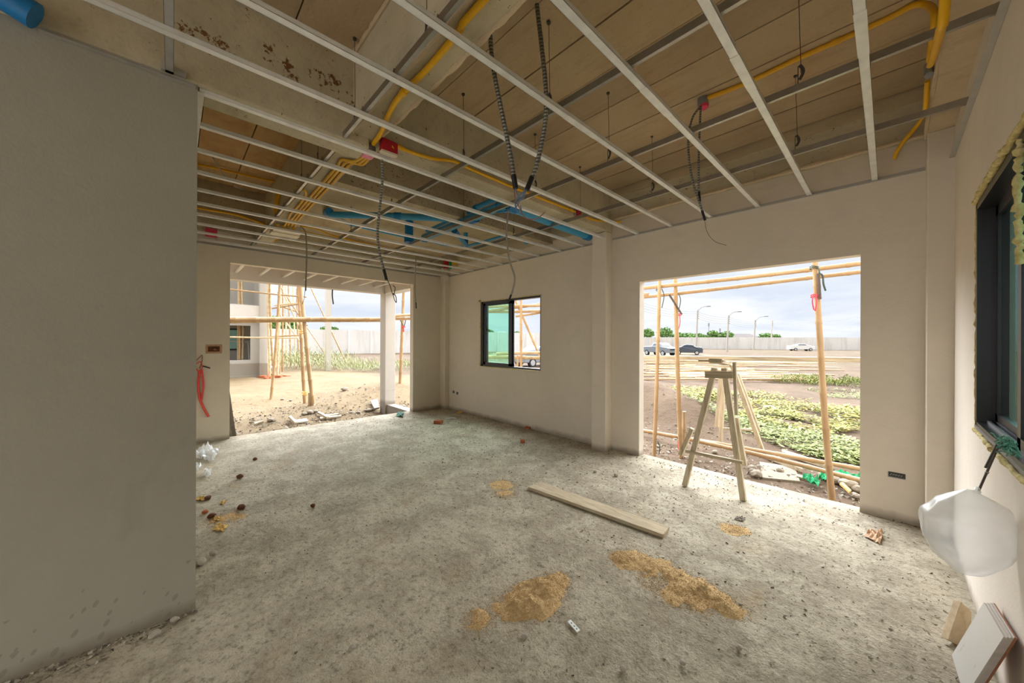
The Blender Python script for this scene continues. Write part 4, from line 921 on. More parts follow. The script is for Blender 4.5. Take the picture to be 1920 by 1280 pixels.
def scrap(pts, mat, name, label, cat, z=0.004, th=0.002, lift=0.02, seed=0, n=7):
    """crumpled sheet on the floor"""
    pts = [F0(*p) for p in pts]; mb = MB(); a, b, c, d = pts
    g = [[(a.lerp(b, i/n)).lerp(d.lerp(c, i/n), j/n)+Vector((0, 0, z+lift*abs(mnoise.noise((i*0.9+seed, j*0.9, 1)))+0.3*lift*mnoise.noise((i*2.1, j*2.1, seed)))) for j in range(n+1)] for i in range(n+1)]
    for i in range(n):
        for j in range(n): mb.quad(g[i][j], g[i+1][j], g[i+1][j+1], g[i][j+1])
    o = mb.build(name, mat); fixn(o); m = o.modifiers.new('solid', 'SOLIDIFY'); m.thickness = th
    return tag(o, label, cat)
scrap([(398, 994), (418, 998), (428, 986), (408, 982)], SCRAP, 'peel_scrap', 'yellow scrap nearest the camera on the left floor', 'scrap', seed=1)
scrap([(366, 938), (380, 940), (392, 934), (376, 931)], SCRAP, 'peel_scrap', 'yellow scrap touching the partition edge', 'scrap', seed=2)
scrap([(400, 976), (412, 978), (416, 970), (404, 969)], SCRAP, 'peel_scrap', 'small yellow scrap beside the red brown clod', 'scrap', seed=3)
scrap([(412, 945), (420, 947), (425, 940), (416, 939)], SCRAP, 'peel_scrap', 'tiny yellow scrap farthest from the camera', 'scrap', seed=4)
scrap([(860, 776), (872, 772), (866, 770), (855, 774)], SCRAP, 'peel_scrap', 'thin yellow shaving at the foot of the window wall', 'scrap', seed=6, lift=0.01)
scrap([(352, 862), (400, 866), (412, 846), (376, 842)], BAG, 'plastic_film', 'larger crumpled white plastic bag beside the doorway pier', 'bag', lift=0.16, seed=5, n=12)
scrap([(362, 882), (372, 884), (378, 872), (366, 870)], BAG, 'plastic_film', 'small white plastic piece at the partition edge', 'bag', lift=0.08, seed=9)
scrap([(376, 896), (392, 897), (397, 886), (384, 884)], BAG, 'plastic_film', 'white plastic cup piece beside the brown clods', 'bag', lift=0.10, seed=12)
scrap([(1620, 1006), (1650, 1022), (1656, 1000), (1632, 996)], CARD, 'cardboard_scrap', 'crumpled brown paper on the floor near the right pier', 'paper', lift=0.05, seed=13)
scrap([(1376, 974), (1394, 978), (1398, 972), (1382, 969)], PLYGREY, 'bark_piece', 'curled grey bark piece before the sawhorse', 'bark', lift=0.02, seed=15)
scrap([(742, 780), (754, 783), (758, 775), (748, 773)], GREENNET, 'green_rag', 'small green rag at the right jamb of the doorway', 'rag', lift=0.07, seed=16)
scrap([(834, 786), (856, 787), (855, 783), (836, 782)], BAG, 'plastic_strip', 'pale plastic strip beside the far brick', 'strip', lift=0.03, seed=17)
hp = [F0(1064, 1168), F0(1082, 1188), F0(1088, 1184), F0(1070, 1164)]
t = thing('metal_strip', F0(1076, 1176), 'short galvanised metal strip with holes on the sand floor', 'metal strip')
o = MB().slab([v+Vector((0, 0, 0.006)) for v in hp], 0.002).build('strip_plate', GALV, t)
mb = MB()
for k in (0.25, 0.55, 0.8):
    c = hp[0].lerp(hp[1], k).lerp(hp[3].lerp(hp[2], k), 0.5); mb.tube([c+Vector((0, 0, 0.0065)), c+Vector((0, 0, 0.0095))], 0.0028, 8)
mb.build('screw_hole', DARKBOX, t)
# pine offcut and stacked tiles against the right wall
q = [D(1778, 1200, 1.60), D(1821, 1222, 1.585), D(1846, 1155, 1.62), D(1803, 1128, 1.64)]
for v in q: v.x = min(v.x, XC-0.04)
tag(MB().slab(q, -0.032).build('wood_offcut', PALEWOOD, bevel=0.003), 'thick raw pine offcut leaning at the foot of right wall', 'wood block')
Tt, Tl, Tr = D(1870, 1140, 1.395), D(1808, 1240, 1.47), D(1913, 1208, 1.165); Tb = Tl+Tr-Tt; nn = (Tr-Tt).cross(Tl-Tt).normalized()
if nn.x < 0: nn = -nn
for k in range(4):
    off = nn*(-0.0068*(3-k)+0.0)+Vector((-0.012, 0, 0)); u = Tt+off+(Tt-Tb).normalized()*0.004*k
    t = thing('ceramic_tile', (Tl+off), 'white ceramic tile leaning at the right wall, %s of four' % ['frontmost', 'second from front', 'third from front', 'rearmost'][k], 'tile', 'tiles stacked against the right wall')
    sh = (Tt-Tb).normalized()*0.006*k
    cs = [Tl+off+sh, Tt+off+sh, Tr+off+sh, Tb+off+sh]
    for v in cs: v.x = min(v.x, XC-0.004)
    mb = MB(); n2 = (cs[1]-cs[0]).cross(cs[3]-cs[0]).normalized(); sgn = 1 if n2.x > 0 else -1
    mb.slab(cs, 0.0056*sgn); mb.build('tile_body', TILEGREY if k < 3 else TILEBODY, t)
    c2 = [v-n2*sgn*0.0008 for v in cs]; MB().slab(c2, 0.0008*sgn).build('glaze_face', TILEFACE, t)

# ------------------------------------------------------------------ sawhorse in the large opening
t = thing('sawhorse', (-1.2, 3.6, 0), 'tall weathered wooden sawhorse straddling the sill of the large opening', 'sawhorse')
yn = 3.53; yf = 6.05
L0, R0_ = F0(1284, 910), F0(1394, 938)
Lt, Rt = P(1340, 690, 'y', L0.y+0.03), P(1358, 690, 'y', R0_.y)
def leg(p0, p1, w=0.055, h=0.045): MB().beam(p0, p1, w, h, (0, 1, 0)).build('leg', LEGWOOD, t, bevel=0.004)
leg(L0, Lt, 0.045, 0.04); leg(R0_, Rt, 0.045, 0.04)
def P2(px, py, y): return P(px, py, 'y', y)
MB().beam(P2(1276, 852, 3.56), P2(1298, 803, 3.56), 0.035, 0.04, (0, 1, 0)).build('splice_piece', LEGWOOD, t); MB().beam(P2(1396, 872, 3.60), P2(1379, 782, 3.60), 0.04, 0.04, (0, 1, 0)).build('splice_piece', LEGWOOD, t)
MB().beam(P2(1286, 845, 3.48), P2(1393, 867, 3.48), 0.026, 0.032, (0, 1, 0)).build('lower_rail', OLDWOOD, t, bevel=0.003)
q0, q1 = P2(1322, 702, 3.47), P2(1374, 703, 3.47); MB().beam(q0, q1, 0.022, 0.062, (0, 0, 1)).build('cross_plate', OLDWOOD, t, bevel=0.003)
MB().beam(P2(1377, 679, 3.50), P2(1381, 778, 3.50), 0.022, 0.03, (0, 1, 0)).build('side_cleat', LEGWOOD, t)
fl, frr = P(1351, 832, 'z', GZ+0.05), P(1430, 846, 'z', GZ+0.05); dl = dep(fl)
MB().beam(fl, D(1358, 688, dl), 0.05, 0.045, (0, 1, 0)).build('leg', LEGWOOD, t); MB().beam(frr, D(1372, 684, dep(frr)), 0.05, 0.045, (0, 1, 0)).build('leg', LEGWOOD, t)
MB().beam(D(1344, 800, dl-0.1), D(1352, 700, dl-0.1), 0.05, 0.04, (0, 1, 0)).build('splice_piece', LEGWOOD, t); MB().beam(D(1423, 808, dl-0.1), D(1383, 700, dl-0.1), 0.045, 0.04, (0, 1, 0)).build('splice_piece', LEGWOOD, t)
MB().beam(D(1353, 803, dl), D(1412, 806, dl), 0.03, 0.03).build('lower_rail', OLDWOOD, t)
MB().beam((P2(1341, 676, 3.42)), D(1366, 683, dl+0.1), 0.10, 0.035).build('top_rail', OLDWOOD, t, bevel=0.003)
MB().beam(P2(1311, 675.5, 3.50), P2(1358, 676.5, 3.50), 0.05, 0.014).build('top_plate', OLDWOOD, t)
# long plank across, outside
yp = 5.35
mb = MB().beam(P(1150, 668.5, 'y', yp), P(1660, 675, 'y', yp), 0.16, 0.052)
tag(mb.build('scaffold_plank', OLDWOOD, bevel=0.004), 'long grey scaffold plank crossing the large opening on the sawhorse', 'plank')

# ------------------------------------------------------------------ bamboo scaffold
def bamboo_mesh(mb, p0, p1, r, r1=None, step=0.32, seed=0, bend=0.01):
    p0, p1 = Vector(p0), Vector(p1); Ln = (p1-p0).length; n = max(2, int(Ln/step)); r1 = r1 or r*0.85; pts = []; rs = []
    ort = (p1-p0).orthogonal().normalized(); o2 = ort.cross((p1-p0).normalized())
    def at(t): return p0.lerp(p1, t)+ort*bend*Ln*0.5*math.sin(t*PI)*math.sin(seed*1.7)+o2*bend*Ln*0.3*math.sin(t*PI*2+seed)
    for i in range(n+1):
        t = i/n; rr = r+(r1-r)*t; e = min(0.012/Ln, 0.2/n)
        for tt, k in ((t-e*2, 1.0), (t-e*0.6, 1.13), (t+e*0.6, 1.13), (t+e*2, 1.0)):
            if 0 <= tt <= 1: pts.append(at(tt)); rs.append(rr*k)
        if i < n: pts.append(at((i+0.5)/n)); rs.append(rr*0.97)
    if len(pts) > 1: mb.tube(pts, rs, 9)
    return mb
BG = 'bamboo scaffold poles outside the large opening'
def pole(p0, p1, r, label, group, mat=BAMBOO, seed=0, bend=0.01, name='bamboo_pole'):
    return tag(bamboo_mesh(MB(), p0, p1, r, seed=seed, bend=bend).build(name, mat, smooth=True), label, 'bamboo pole', group)
def gpole(px, py, tx, ty, r, label, group, z=GZ, mat=BAMBOO, seed=0, bend=0.008):
    b = P(px, py, 'z', z); return pole(b, D(tx, ty, dep(b)), r, label, group, mat, seed, bend)
gpole(1226, 856, 1237, 505, 0.027, 'upright bamboo pole nearest the left jamb of the large opening', BG, seed=1)
gpole(1277, 858, 1265, 500, 0.031, 'upright bamboo pole with red string right of the left jamb', BG, seed=2)
gpole(1560, 938, 1526, 470, 0.030, 'upright bamboo pole beside the right jamb of the large opening', BG, seed=3)
yh = 4.95
pole(P(1120, 551, 'y', yh), P(1680, 487, 'y', yh), 0.028, 'upper horizontal bamboo rail at the top of the large opening', BG, seed=4)
pole(P(1120, 567, 'y', yh+0.12), P(1680, 504, 'y', yh+0.12), 0.025, 'lower horizontal bamboo rail at the top of the large opening', BG, seed=5)
pole(P(1150, 557, 'y', yh+0.06), P(1217, 551, 'y', yh+0.06), 0.024, 'short sawn bamboo end at the upper left of the large opening', BG, seed=6)
pole(P(1150, 796, 'y', 5.7), P(1680, 890, 'y', 5.55), 0.030, 'upper low bamboo rail near the ground outside the large opening', BG, seed=7)
pole(P(1290, 822, 'y', 5.35), P(1680, 916, 'y', 5.15), 0.029, 'lower bamboo rail lying nearest the sill of the large opening', BG, seed=8)
pole(P(1282, 840, 'y', 5.15), P(1283, 770, 'y', 5.15), 0.026, 'short bamboo stake tied to the second upright pole', BG, BAMBOO_G, seed=9)
def tie(pts, r, mat, label, name='string_tie', n=5): return tag(MB().tube(smooth_path(pts, n), r, 6).build(name, mat), label, 'tie', 'ties on the bamboo poles')
def loop(px, py, d, rr, tilt=0.2):
    c = D(px, py, d); return [c+RT*(rr*math.cos(a))+FW*(rr*math.sin(a))+UP*(tilt*rr*math.sin(a*2+1)) for a in [2*PI*k/9 for k in range(10)]]
for k, (px, py, rr, mat, lab) in enumerate([(1235, 541, .034, DARKTIE, 'dark wire tie at the top of the first upright pole'), (1266, 549, .036, DARKTIE, 'dark wire tie where second upright meets the upper rail'), (1527, 500, .036, DARKTIE, 'dark wire tie at the top of the right upright pole'), (1227, 826, .034, DARKTIE, 'dark wire tie low on the first upright pole'), (1277, 822, .036, REDSTRING, 'red string low on the second upright pole'), (1529, 553, .036, REDSTRING, 'red string round the right upright pole'), (1273, 588, .036, REDSTRING, 'red string round the second upright pole')]):
    dd = dep(P(px, 850 if px < 1400 else 938, 'z', GZ)); t = thing('string_tie', D(px, py, dd), lab, 'tie', 'ties on the bamboo poles')
    MB().tube(loop(px, py, dd, rr), 0.005, 6).tube(loop(px, py+3, dd, rr), 0.005, 6).build('loop', mat, t)
    if mat is REDSTRING: MB().tube(smooth_path([D(px-4, py, dd-0.05), D(px-6, py+12, dd-0.06), D(px-3, py+28, dd-0.05)]), 0.006, 5).tube(smooth_path([D(px+1, py, dd-0.05), D(px+2, py+16, dd-0.06), D(px-1, py+30, dd-0.05)]), 0.006, 5).build('string_end', mat, t)
    else: MB().tube(smooth_path([D(px+6, py, dd-0.05), D(px+10, py+14, dd-0.06), D(px+6, py+36, dd-0.04)]), 0.006, 5).build('wire_end', mat, t)
dd = dep(P(1277, 858, 'z', GZ))-0.06
pole(D(1254, 551, dd), D(1279, 590, dd), 0.014, 'dark toggle stick twisted into the tie of the second upright', 'toggle sticks in the ties', STEELROD)
dd = dep(P(1560, 938, 'z', GZ))-0.05
pole(D(1534, 512, dd), D(1538, 562, dd), 0.014, 'dark toggle stick hanging in the tie of right upright', 'toggle sticks in the ties', STEELROD)
tie([D(1534, 512, dd), D(1542, 516, dd), D(1544, 532, dd), D(1548, 545, dd)], 0.008, DARKTIE, 'bent dark wire end beside the right upright', 'wire_end')

# behind the window
gw = 'bamboo poles seen through the window'
dw = 8.2
pole(D(977, 700, dw), D(977, 545, dw), 0.032, 'upright bamboo pole seen through the open half of window', gw, seed=11)
for k, (a, b, c, d_, lab) in enumerate([(895, 576, 1030, 572, 'topmost'), (880, 588, 1040, 566, 'second from top'), (880, 584, 1030, 583, 'third from top'), (966, 593, 1030, 584, 'lowest short one')]):
    pole(D(a, b, dw+0.15+0.05*k), D(c, d_, dw+0.15+0.05*k), 0.036 if k < 3 else 0.026, 'horizontal bamboo rail behind the window, ' + lab, gw, seed=12+k)
pole(D(963, 555, dw+0.3), D(1012, 668, dw+0.3), 0.03, 'slanting bamboo brace seen through the window', gw, seed=17)
pole(D(930, 663, dw), D(1040, 660, dw), 0.040, 'low bamboo rail in front of the silver car', gw, BAMBOO_G, seed=18)
pole(D(900, 669, dw+0.2), D(1040, 671, dw+0.2), 0.045, 'lower weathered bamboo rail behind the window', gw, BAMBOO_G, seed=19)
pole(D(969, 700, dw+0.1), D(971, 665, dw+0.1), 0.03, 'short upright bamboo stake behind the window', gw, BAMBOO_G, seed=20)

# ------------------------------------------------------------------ ground and far things outdoors
def sstep(a, b, x): t = max(0, min(1, (x-a)/(b-a))); return t*t*(3-2*t)
MOUNDS = [(-3.5, 7.9, 0.9, 0.50), (-2.6, 7.2, 0.7, 0.34), (-4.4, 8.4, 0.9, 0.35), (-9.6, 3.9, 1.3, 0.28), (-10.6, 5.2, 1.6, 0.25), (-8.6, 2.4, 0.8, 0.10), (-12.0, 1.0, 0.8, 0.14), (-8.0, 1.1, 0.9, 0.08)]
def gz(x, y):
    d = max(0, -7.0-x, y-5.0) if True else 0
    z = GZ-0.45*sstep(5, 15, d)
    for mx, my, r, h in MOUNDS: z += h*math.exp(-((x-mx)**2+(y-my)**2)/(r*r))
    am = 0.05 if d < 12 else 0.08
    z += am*mnoise.noise((x*0.9, y*0.9, 2))+0.025*mnoise.noise((x*3.1, y*3.1, 4))
    if X0-0.05 < x < X1+0.05 and Y0 < y < Y1+0.05: z = min(z, -0.2)
    return z
def axis(lo, hi, a, b, s):
    r = []; x = a
    while x < b: r.append(x); x += s
    st = s
    while x < hi: r.append(x); st *= 1.12; x += st
    r.append(hi); x = a; st = s; l = []
    while x > lo:
        st *= 1.12; x -= st; l.append(max(x, lo))
    return l[::-1]+r
gx = axis(-140, 60, -13.5, 1.0, 0.16); gy = axis(-40, 170, 0.0, 11.0, 0.16); mb = MB()
for x in gx:
    for y in gy: mb.v.append(Vector((x, y, gz(x, y))))
ny_ = len(gy)
for i in range(len(gx)-1):
    for j in range(ny_-1): mb.f.append((i*ny_+j, (i+1)*ny_+j, (i+1)*ny_+j+1, i*ny_+j+1)); mb.mi.append(0)
struct(mb.build('ground', GROUND, smooth=True, origin=(0, 0, -0.3)), 'bare building site ground of soil and sand')
GF = -0.70
def Gp(px, py, z=None):
    z = GF if z is None else z; p = P(px, py, 'z', z)
    for _ in range(4): p = P(px, py, 'z', gz(p.x, p.y))
    return p
# leaves
def leaves(mb, cx, cy, rx, ry, n, ln, hgt, rnd, wd=0.3, up=0.5, base=gz):
    for _ in range(n):
        a = rnd.uniform(0, 2*PI); q = math.sqrt(rnd.random()); x = cx+rx*q*math.cos(a); y = cy+ry*q*math.sin(a)
        if mnoise.noise((x*1.3, y*1.3, 7)) < -0.18: continue
        z = base(x, y)+hgt*rnd.random()*(1-q*0.6); h = rnd.uniform(0, 2*PI); l = ln*rnd.uniform(0.5, 1.3); d = Vector((math.cos(h), math.sin(h), rnd.uniform(-0.2, 1.0)*up)).normalized(); s = d.cross(UP).normalized()*l*wd*0.5
        p = Vector((x, y, z)); m_ = p+d*l*0.5+UP*l*0.06; mb.quad(p, m_+s, p+d*l, m_-s)
rnd = random.Random(12)
def patch(spots, mat, label, n, ln, hgt, cat='weeds', wd=0.34, up=0.4, name='weed_patch'):
    mb = MB()
    for (px, py, rx, ry) in spots:
        c = Gp(px, py, GZ); leaves(mb, c.x, c.y, rx, ry, n, ln, hgt, rnd, wd, up)
    return tag(mb.build(name, mat), label, cat, kind='stuff')
patch([(1250, 742, 1.5, 1.1), (1300, 738, 1.3, 0.9)], WEED, 'yellow green weeds behind the dirt mound', 1500, 0.13, 0.25)
patch([(1375, 748, 0.9, 0.7), (1430, 745, 1.1, 0.7)], WEED, 'yellow weeds behind the sawhorse legs', 900, 0.12, 0.22)
patch([(1540, 775, 1.7, 1.1), (1600, 785, 1.4, 1.3), (1480, 790, 0.9, 0.8)], WEED, 'yellow green weeds right of the sawhorse', 1900, 0.12, 0.24)
patch([(1410, 800, 0.9, 0.7), (1480, 815, 1.0, 0.8), (1560, 838, 1.0, 0.7), (1440, 790, 0.8, 0.8), (1600, 860, 0.6, 0.4)], WEED_G, 'low green weeds along the foot of the weed bed', 1100, 0.10, 0.12)
patch([(1345, 775, 0.5, 0.6), (1300, 790, 0.4, 0.4)], WEED_G, 'sparse weeds among the sawhorse feet', 160, 0.09, 0.1)
patch([(1500, 717, 1.6, 1.3), (1560, 715, 2.2, 1.6), (1610, 722, 2.0, 1.8)], WEED_G, 'bright green grass beyond the weeds at right', 1800, 0.20, 0.3, 'grass', 0.16, 1.6, 'grass_patch')
patch([(1570, 735, 1.0, 0.8), (1600, 745, 1.0, 0.8)], WEED_G, 'green weeds between the grass and weed bed', 500, 0.12, 0.16)
# tall grass beyond the wide doorway
def gpatch(spots, mat, label, n, ln, hgt, wd=0.035, up=1.5):
    mb = MB()
    for (px, py, rx, ry, z) in spots:
        c = Gp(px, py); leaves(mb, c.x, c.y, rx, ry, n, ln, hgt*z, rnd, wd, up)
    return tag(mb.build('grass_patch', mat), label, 'grass', kind='stuff')
gpatch([(580, 690, 3.0, 2.5, 1.6), (545, 690, 2.5, 2.0, 1.5), (610, 685, 3.5, 2.5, 1.3)], GRASS, 'tall dark grass behind the neighbouring scaffold', 1500, 0.65, 1.0)
gpatch([(640, 692, 3.0, 1.8, 1.0), (680, 692, 3.0, 1.6, 0.8), (710, 694, 2.5, 1.5, 0.7), (650, 684, 5, 3, 1.0)], GRASS, 'tall grass along the sand road through the doorway', 1300, 0.5, 0.6)
gpatch([(760, 690, 2.5, 2, 1.0), (775, 688, 2.5, 2, 1.0)], WEED_G, 'bright grass right of the porch column', 900, 0.5, 0.5)
gpatch([(935, 676, 4.0, 3.0, 1.0), (915, 672, 4, 3, 1.0)], GRASS, 'grass seen through the green window pane', 1000, 0.5, 0.6)
# bamboo pile on the ground
rnd = random.Random(31)
protos = [bamboo_mesh(MB(), (-0.5*l, 0, 0), (0.5*l, 0, 0), 0.045, 0.035, 0.5, seed=k, bend=0.006).build('bamboo_pole', m, smooth=True, origin=(0, 0, 0)) for k, (l, m) in enumerate([(6.0, BAMBOO), (7.0, BAMBOO_P), (5.2, BAMBOO_G), (6.4, BAMBOO_P)])]
first = True; cnt = 0
for k in range(66):
    px = rnd.uniform(1200, 1470); py = rnd.uniform(678, 716)
    if py > 700 and px < 1300 and rnd.random() < 0.5: px += 120
    if px > 1440 and py > 712: py -= 12
    c = Gp(px, py); o = protos[k % 4] if k < 4 else protos[k % 4].copy()
    if k >= 4: COL.objects.link(o)
    ang = YAW+rnd.gauss(-0.10, 0.07)
    s_ = 1.0 if dep(c) < 25 else 1.5
    o.location = (c.x, c.y, gz(c.x, c.y)+0.06+0.10*rnd.random()); o.rotation_euler = (rnd.uniform(0, 6), 0, 0); o.rotation_euler = (0, rnd.gauss(0, 0.01), ang); o.scale = (s_*rnd.uniform(.8, 1.1), 1, 1)
    tag(o, 'felled bamboo pole lying in the big pile beyond the sawhorse', 'bamboo pole', 'bamboo poles piled on the ground')
# near debris between sill and rails
def gslab(pix, th, mat, name, label, cat, z=None, lift=0.02):
    q = [Gp(*p, GZ) for p in pix]; q = [v+Vector((0, 0, lift)) for v in q]; mb = MB().slab(q, th); o = mb.build(name, mat); fixn(o); return tag(o, label, cat)
gslab([(1424, 868), (1490, 878), (1500, 905), (1430, 898)], 0.04, ROCK, 'concrete_slab_piece', 'flat broken concrete slab in the dirt beyond the sill', 'slab')
gslab([(1436, 855), (1500, 880), (1505, 888), (1438, 862)], 0.05, OLDWOOD, 'plank_scrap', 'grey plank piece over the broken slab', 'plank', lift=0.06)
gslab([(1466, 848), (1560, 878), (1562, 884), (1466, 853)], 0.04, OLDWOOD, 'plank_scrap', 'long dark plank piece beneath the bamboo rail', 'plank', lift=0.05)
gslab([(1495, 893), (1535, 905), (1537, 909), (1494, 897)], 0.03, OLDWOOD, 'plank_scrap', 'dark stick by the green cloth', 'plank', lift=0.03)
gslab([(1574, 917), (1592, 934), (1596, 931), (1580, 915)], 0.02, SCRAP, 'pipe_scrap', 'short yellow pipe piece near the right jamb', 'pipe', lift=0.05)
def gcloth(pix, mat, label, seed):
    a, b, c, d = [Gp(*p, GZ) for p in pix]; n = 9; mb = MB()
    g = [[(a.lerp(b, i/n)).lerp(d.lerp(c, i/n), j/n)+Vector((0, 0, 0.05+0.10*abs(mnoise.noise((i*.8+seed, j*.8, 1))))) for j in range(n+1)] for i in range(n+1)]
    for i in range(n):
        for j in range(n): mb.quad(g[i][j], g[i+1][j], g[i+1][j+1], g[i][j+1])
    o = mb.build('cloth_scrap', mat); fixn(o); o.modifiers.new('solid', 'SOLIDIFY').thickness = 0.004; return tag(o, label, 'cloth')
gcloth([(1504, 905), (1534, 922), (1538, 912), (1512, 900)], GREENCLOTH, 'green cloth scrap left of the right upright pole', 1); gcloth([(1534, 905), (1548, 912), (1552, 899), (1540, 895)], GREENCLOTH, 'small green cloth behind the right upright pole', 4); gcloth([(1562, 898), (1616, 912), (1620, 904), (1566, 892)], GREENCLOTH, 'dark green cloth strip at the right jamb', 7)
for k, (px, py, s) in enumerate([(1412, 888, .05), (1418, 893, .06), (1408, 880, .04), (1462, 885, .04), (1565, 905, .07), (1592, 915, .08), (1606, 922, .06), (1545, 898, .06), (1580, 900, .05), (1375, 862, .05), (1340, 850, .04), (1605, 935, .05)]):
    lump(0, 0, s, ROCK, 'rubble_stone', 'pale rubble stone in the dirt outside the large opening', 'stone', 0.7, k*1.9, at=Gp(px, py, GZ))['group'] = 'rubble outside the large opening'
rnd = random.Random(5); mb = MB()
for k in range(2600):
    x = rnd.uniform(-3.5, 0.6); y = 4.15+abs(rnd.gauss(0, 1.3)); chip(mb, Vector((x, y, gz(x, y)+0.004)), rnd.choice((.012, .018, .03)), rnd)
for k in range(2600):
    x = -6.4-abs(rnd.gauss(0, 1.6)); y = rnd.uniform(0.3, 4.2)
    if -7.75 < x and y > 3.15: continue
    chip(mb, Vector((x, y, gz(x, y)+0.004)), rnd.choice((.012, .018, .035)), rnd)
tag(mb.build('rubble_crumbs', GRIT), 'loose rubble crumbs on the ground along the house', 'rubble', kind='stuff')
lump(0, 0, 0.12, SACK, 'white_rag', 'white rag lying in the dirt by the weeds', 'rag', 0.4, 3, at=Gp(1443, 767, GZ))

# perimeter walls
def pwall(p0, p1, h, name, label):
    p0, p1 = Vector(p0), Vector(p1); mb = MB(); d = (p1-p0); n = max(2, int(d.length/3.0)); u = d.normalized(); s = Vector((-u.y, u.x, 0))
    mb.beam(p0+UP*h/2, p1+UP*h/2, 0.1, h)
    for k in range(n+1): mb.beam(p0.lerp(p1, k/n)-UP*0.2, p0.lerp(p1, k/n)+UP*(h+0.02), 0.2, 0.2)
    return struct(mb.build(name, PWALL), label)
wc_ = [P(560, 664.5, 'z', GF), P(1060, 657.5, 'z', GF), P(1190, 652.5, 'z', GF), P(1640, 657, 'z', GF)]
pwall(wc_[0]+(wc_[0]-wc_[1]).normalized()*30, wc_[1], 3.45, 'boundary_wall', 'long white precast boundary wall seen through the doorway and window')
pwall(wc_[1], wc_[2], 3.1, 'boundary_wall', 'receding boundary wall between the window and the large opening')
pwall(wc_[2], wc_[3]+(wc_[3]-wc_[2]).normalized()*40, 3.0, 'boundary_wall', 'white boundary wall across the field beyond the large opening')
# trees over the wall
def tree(px, d, w, h, base, label, k):
    rnd = random.Random(k); c = D(px, 637, d); c.z = base; t = thing('tree', (c.x, c.y, GF), label, 'tree', 'trees beyond the boundary wall')
    MB().tube([(c.x, c.y, GF), (c.x, c.y, base+h*0.5)], [0.15, 0.08], 6).build('trunk', OLDWOOD, t); mb = MB()
    for _ in range(420):
        v = Vector((rnd.gauss(0, 1), rnd.gauss(0, 1), rnd.gauss(0, 1))).normalized()*rnd.random()**0.4; p = c+RT*(v.x*w/2)+FW*(v.y*w/3)+UP*(h*0.5+v.z*h*0.5*(1+0.5*mnoise.noise((v.x*2, k, 0))))
        e = Vector((rnd.gauss(0, 1), rnd.gauss(0, 1), rnd.gauss(0, 1))).normalized(); f = e.orthogonal().normalized(); s = 0.10*w**0.5+0.12
        mb.quad(p-e*s, p+f*s*0.7, p+e*s, p-f*s*0.7)
    mb.build('foliage', TREE, t)
for k, (px, d, w, h, b, lab) in enumerate([(1212, 112, 5, 3.2, 2.0, 'at the left jamb of the large opening'), (1247, 112, 5.5, 3.4, 2.0, 'between the two left bamboo poles'), (1281, 114, 7, 1.9, 2.0, 'behind the left lamp post, low and broad'), (1305, 112, 7, 1.6, 2.0, 'just right of the first lamp post'), (1337, 112, 4, 2.6, 2.0, 'left of the second lamp post'), (1360, 114, 5, 2.4, 2.0, 'behind the second lamp post'), (1438, 112, 5, 1.8, 2.0, 'right of the far brown roof'), (1455, 112, 3, 1.5, 2.0, 'rightmost along the far wall'), (527, 66, 6, 3.2, 2.4, 'behind the neighbouring scaffold'), (548, 66, 5, 2.6, 2.4, 'second behind the neighbouring scaffold'), (618, 62, 3.0, 1.0, 2.6, 'low over the wall behind the concrete pole'), (916, 82, 2.4, 1.0, 2.7, 'seen through the green pane at the left'), (968, 84, 2.4, .7, 2.6, 'seen through the open window half'), (758, 60, 1.6, 1.4, 1.0, 'slim, right of the porch column')]):
    tree(px, d, w, h, b, 'green tree showing over the boundary wall, ' + lab, k)
def far_house(px0, px1, pyr, pye, d, label):
    a, b = D(px0, pye, d), D(px1, pye, d); t = thing('house', ((a+b)/2).to_tuple()[:2]+(GF,), label, 'house', 'houses beyond the boundary wall'); r = D((px0+px1)/2, pyr, d).z; m = (a+b)/2; dv = FW*4.0; mb = MB(); r0, r1 = a.lerp(b, 0.22), a.lerp(b, 0.80); r0.z = r1.z = r
    r0 = r0+dv; r1 = r1+dv; e = [a, b, b+dv*2, a+dv*2]; mb.quad(e[0], e[1], r1, r0); mb.quad(e[2], e[3], r0, r1); mb.tri(e[1], e[2], r1); mb.tri(e[3], e[0], r0); mb.build('roof', ROOF, t)
    mb = MB(); mb.hexa([(v.x, v.y, GF) for v in [a.lerp(b, .05)+dv*.1, a.lerp(b, .95)+dv*.1, a.lerp(b, .95)+dv*1.9, a.lerp(b, .05)+dv*1.9]]+[(v.x, v.y, a.z) for v in [a.lerp(b, .05)+dv*.1, a.lerp(b, .95)+dv*.1, a.lerp(b, .95)+dv*1.9, a.lerp(b, .05)+dv*1.9]]); mb.build('wall', HOUSEWALL, t)
far_house(1363, 1434, 625, 634.5, 118, 'brown roofed house beyond the wall between the lamp posts'); far_house(929, 951, 619.5, 625.5, 84, 'hip roofed house seen through the green window pane')
far_house(662, 690, 617, 620, 66, 'low dark roof over the wall left of the porch column'); far_house(585, 605, 616, 619, 66, 'low dark roof over the wall left of the concrete pole')
